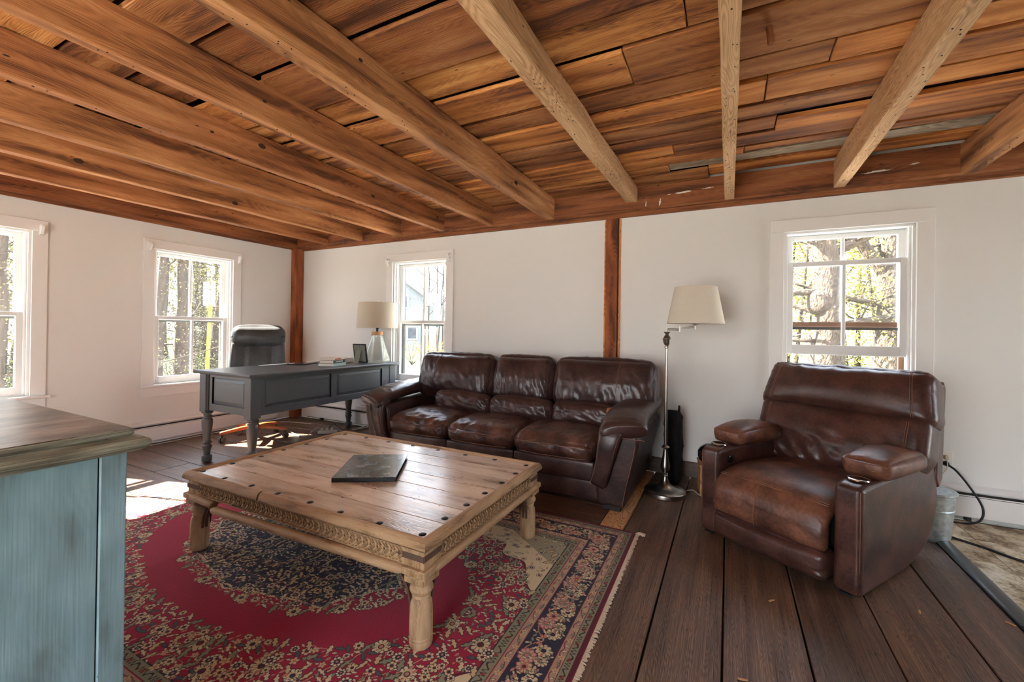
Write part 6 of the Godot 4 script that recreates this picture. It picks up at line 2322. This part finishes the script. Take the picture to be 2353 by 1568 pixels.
	# far screen of trees so that the woods close
	for k in 16:
		var s := thing("distant_tree", "hazy tree at the back of the woods", "tree", Vector3(-24.0 - r.randf() * 5.0, gy, 2.0 - k * 1.15), 0.0, "distant trees behind the woods")
		var tt := trunk(s, 6.5, 0.14, Vector3(r.randfn() * 0.4, 0, r.randfn() * 0.4), [[2.0, Vector3(1, 1.0, 0.6), 0.05], [3.4, Vector3(-0.6, 1.2, 1.0), 0.05], [4.4, Vector3(0.4, 1.2, -1.2), 0.05]], M.bark_dark, r, 8)
		for q in 26:
			tt.append(Vector3(r.randfn() * 1.3, r.randf_range(0.3, 6.0), r.randfn() * 1.3))
		foliage(s, "leaves", tt, 0.55, 26, leaf_mesh(0.15), M.leaf[[4, 3, 0, 4][k % 4]], r)
	# yellow guard on a guy wire
	var y := thing("guy_wire_guard", "yellow plastic guard on a guy wire in the window behind the desk", "guy wire", Vector3(-9.9, gy, -5.2))
	part(y, "guard", tube([Vector3(0, 0, 0.02), Vector3(0, 1.1, 0.0), Vector3(0.03, 2.22, -0.02)], 0.035, -1.0, 10), M.yellow)
	part(y, "wire", tube([Vector3(0.03, 2.2, -0.02), Vector3(0.06, 3.2, -0.04), Vector3(0.1, 6.0, -0.07)], 0.012, -1.0, 6), M.wire)
	# neighbour's house, forsythia and thin trees behind the middle window
	var h := thing("neighbour_house", "pale grey house with steep gables across the lawn", "house", Vector3(-24.6, gy, -30.0), 0.35)
	part(h, "wall", box(Vector3(7.0, 3.2, 7.0), 0.0), M.siding, Vector3(0, 1.6, 0))
	var roofp := func(w: float, dp: float, e: float) -> ArrayMesh:
		var gg := Geo.new()
		var to3 := func(p: Vector2, d: float) -> Vector3: return Vector3(p.x, p.y, d)
		add_slab(gg, [Vector2(-w, 0), Vector2(w, 0), Vector2(0, e)], to3, -dp, dp, 0.01, 1)
		return gg.mesh()
	part(h, "gable", roofp.call(3.45, 3.45, 2.4), M.siding, Vector3(0, 3.2, 0))
	for s in [-1, 1]:
		part(h, "roof", box(Vector3(4.5, 0.14, 7.6), 0.0), M.roof, Vector3(s * 1.85, 4.4, 0), Vector3(0, 0, -s * 0.608))
	part(h, "wing", box(Vector3(4.0, 2.8, 6.0), 0.0), M.siding, Vector3(5.4, 1.4, 1.0))
	part(h, "roof", box(Vector3(4.6, 0.14, 6.6), 0.0), M.roof, Vector3(5.6, 3.0, 1.0), Vector3(0, 0, -0.3))
	for e in [[-2.0, 1.4], [0.8, 1.4], [0.0, 3.9], [5.4, 1.4]]:
		var wdw := part(h, "window", box(Vector3(0.9, 1.1, 0.08), 0.0), M.trim, Vector3(e[0], e[1], 3.52 if e[0] < 5 else 4.02))
		part(wdw, "pane", box(Vector3(0.7, 0.9, 0.04), 0.0), M.house_window, Vector3(0, 0, 0.04))
	for k in 4:
		var s := thing("forsythia_bush", "yellow flowering forsythia bush on the lawn", "bush", Vector3(-13.6 + k * 0.75, gy, -16.2 - 0.3 * (k % 2)), 0.0, "forsythia bushes across the lawn")
		var tt := []
		for q in 12:
			var tip := Vector3(r.randfn() * 0.32, r.randf_range(0.3, 1.05), r.randfn() * 0.3)
			tt.append(tip)
			part(s, "stem", tube([Vector3.ZERO, tip * 0.6, tip], 0.014, 0.006, 5), M.bark_dark)
		foliage(s, "blossom", tt, 0.17, 46, lfs, M.forsythia, r)
	for e in [[-9.2, -11.6, 0.03], [-9.9, -13.2, 0.03], [-12.2, -15.2, 0.03], [-8.6, -11.4, 0.022], [-14.8, -19.0, 0.05], [-17.5, -24.0, 0.06], [-15.2, -22.0, 0.05]]:
		var s := thing("slender_tree", "slender bare young tree on the lawn behind the middle window", "tree", Vector3(e[0], gy, e[1]), 0.0, "slender trees behind the middle window")
		var tt := trunk(s, 7.5, e[2], Vector3(r.randfn() * 0.3, 0, r.randfn() * 0.2), [[2.6, Vector3(0.8, 1.0, 0.2), 0.02], [3.6, Vector3(-0.9, 1.1, 0.2), 0.02], [4.4, Vector3(0.9, 1.0, -0.3), 0.02]], M.bark_dark, r, 8)
		foliage(s, "leaves", tt, 0.3, 5, lfs, M.leaf[3], r)
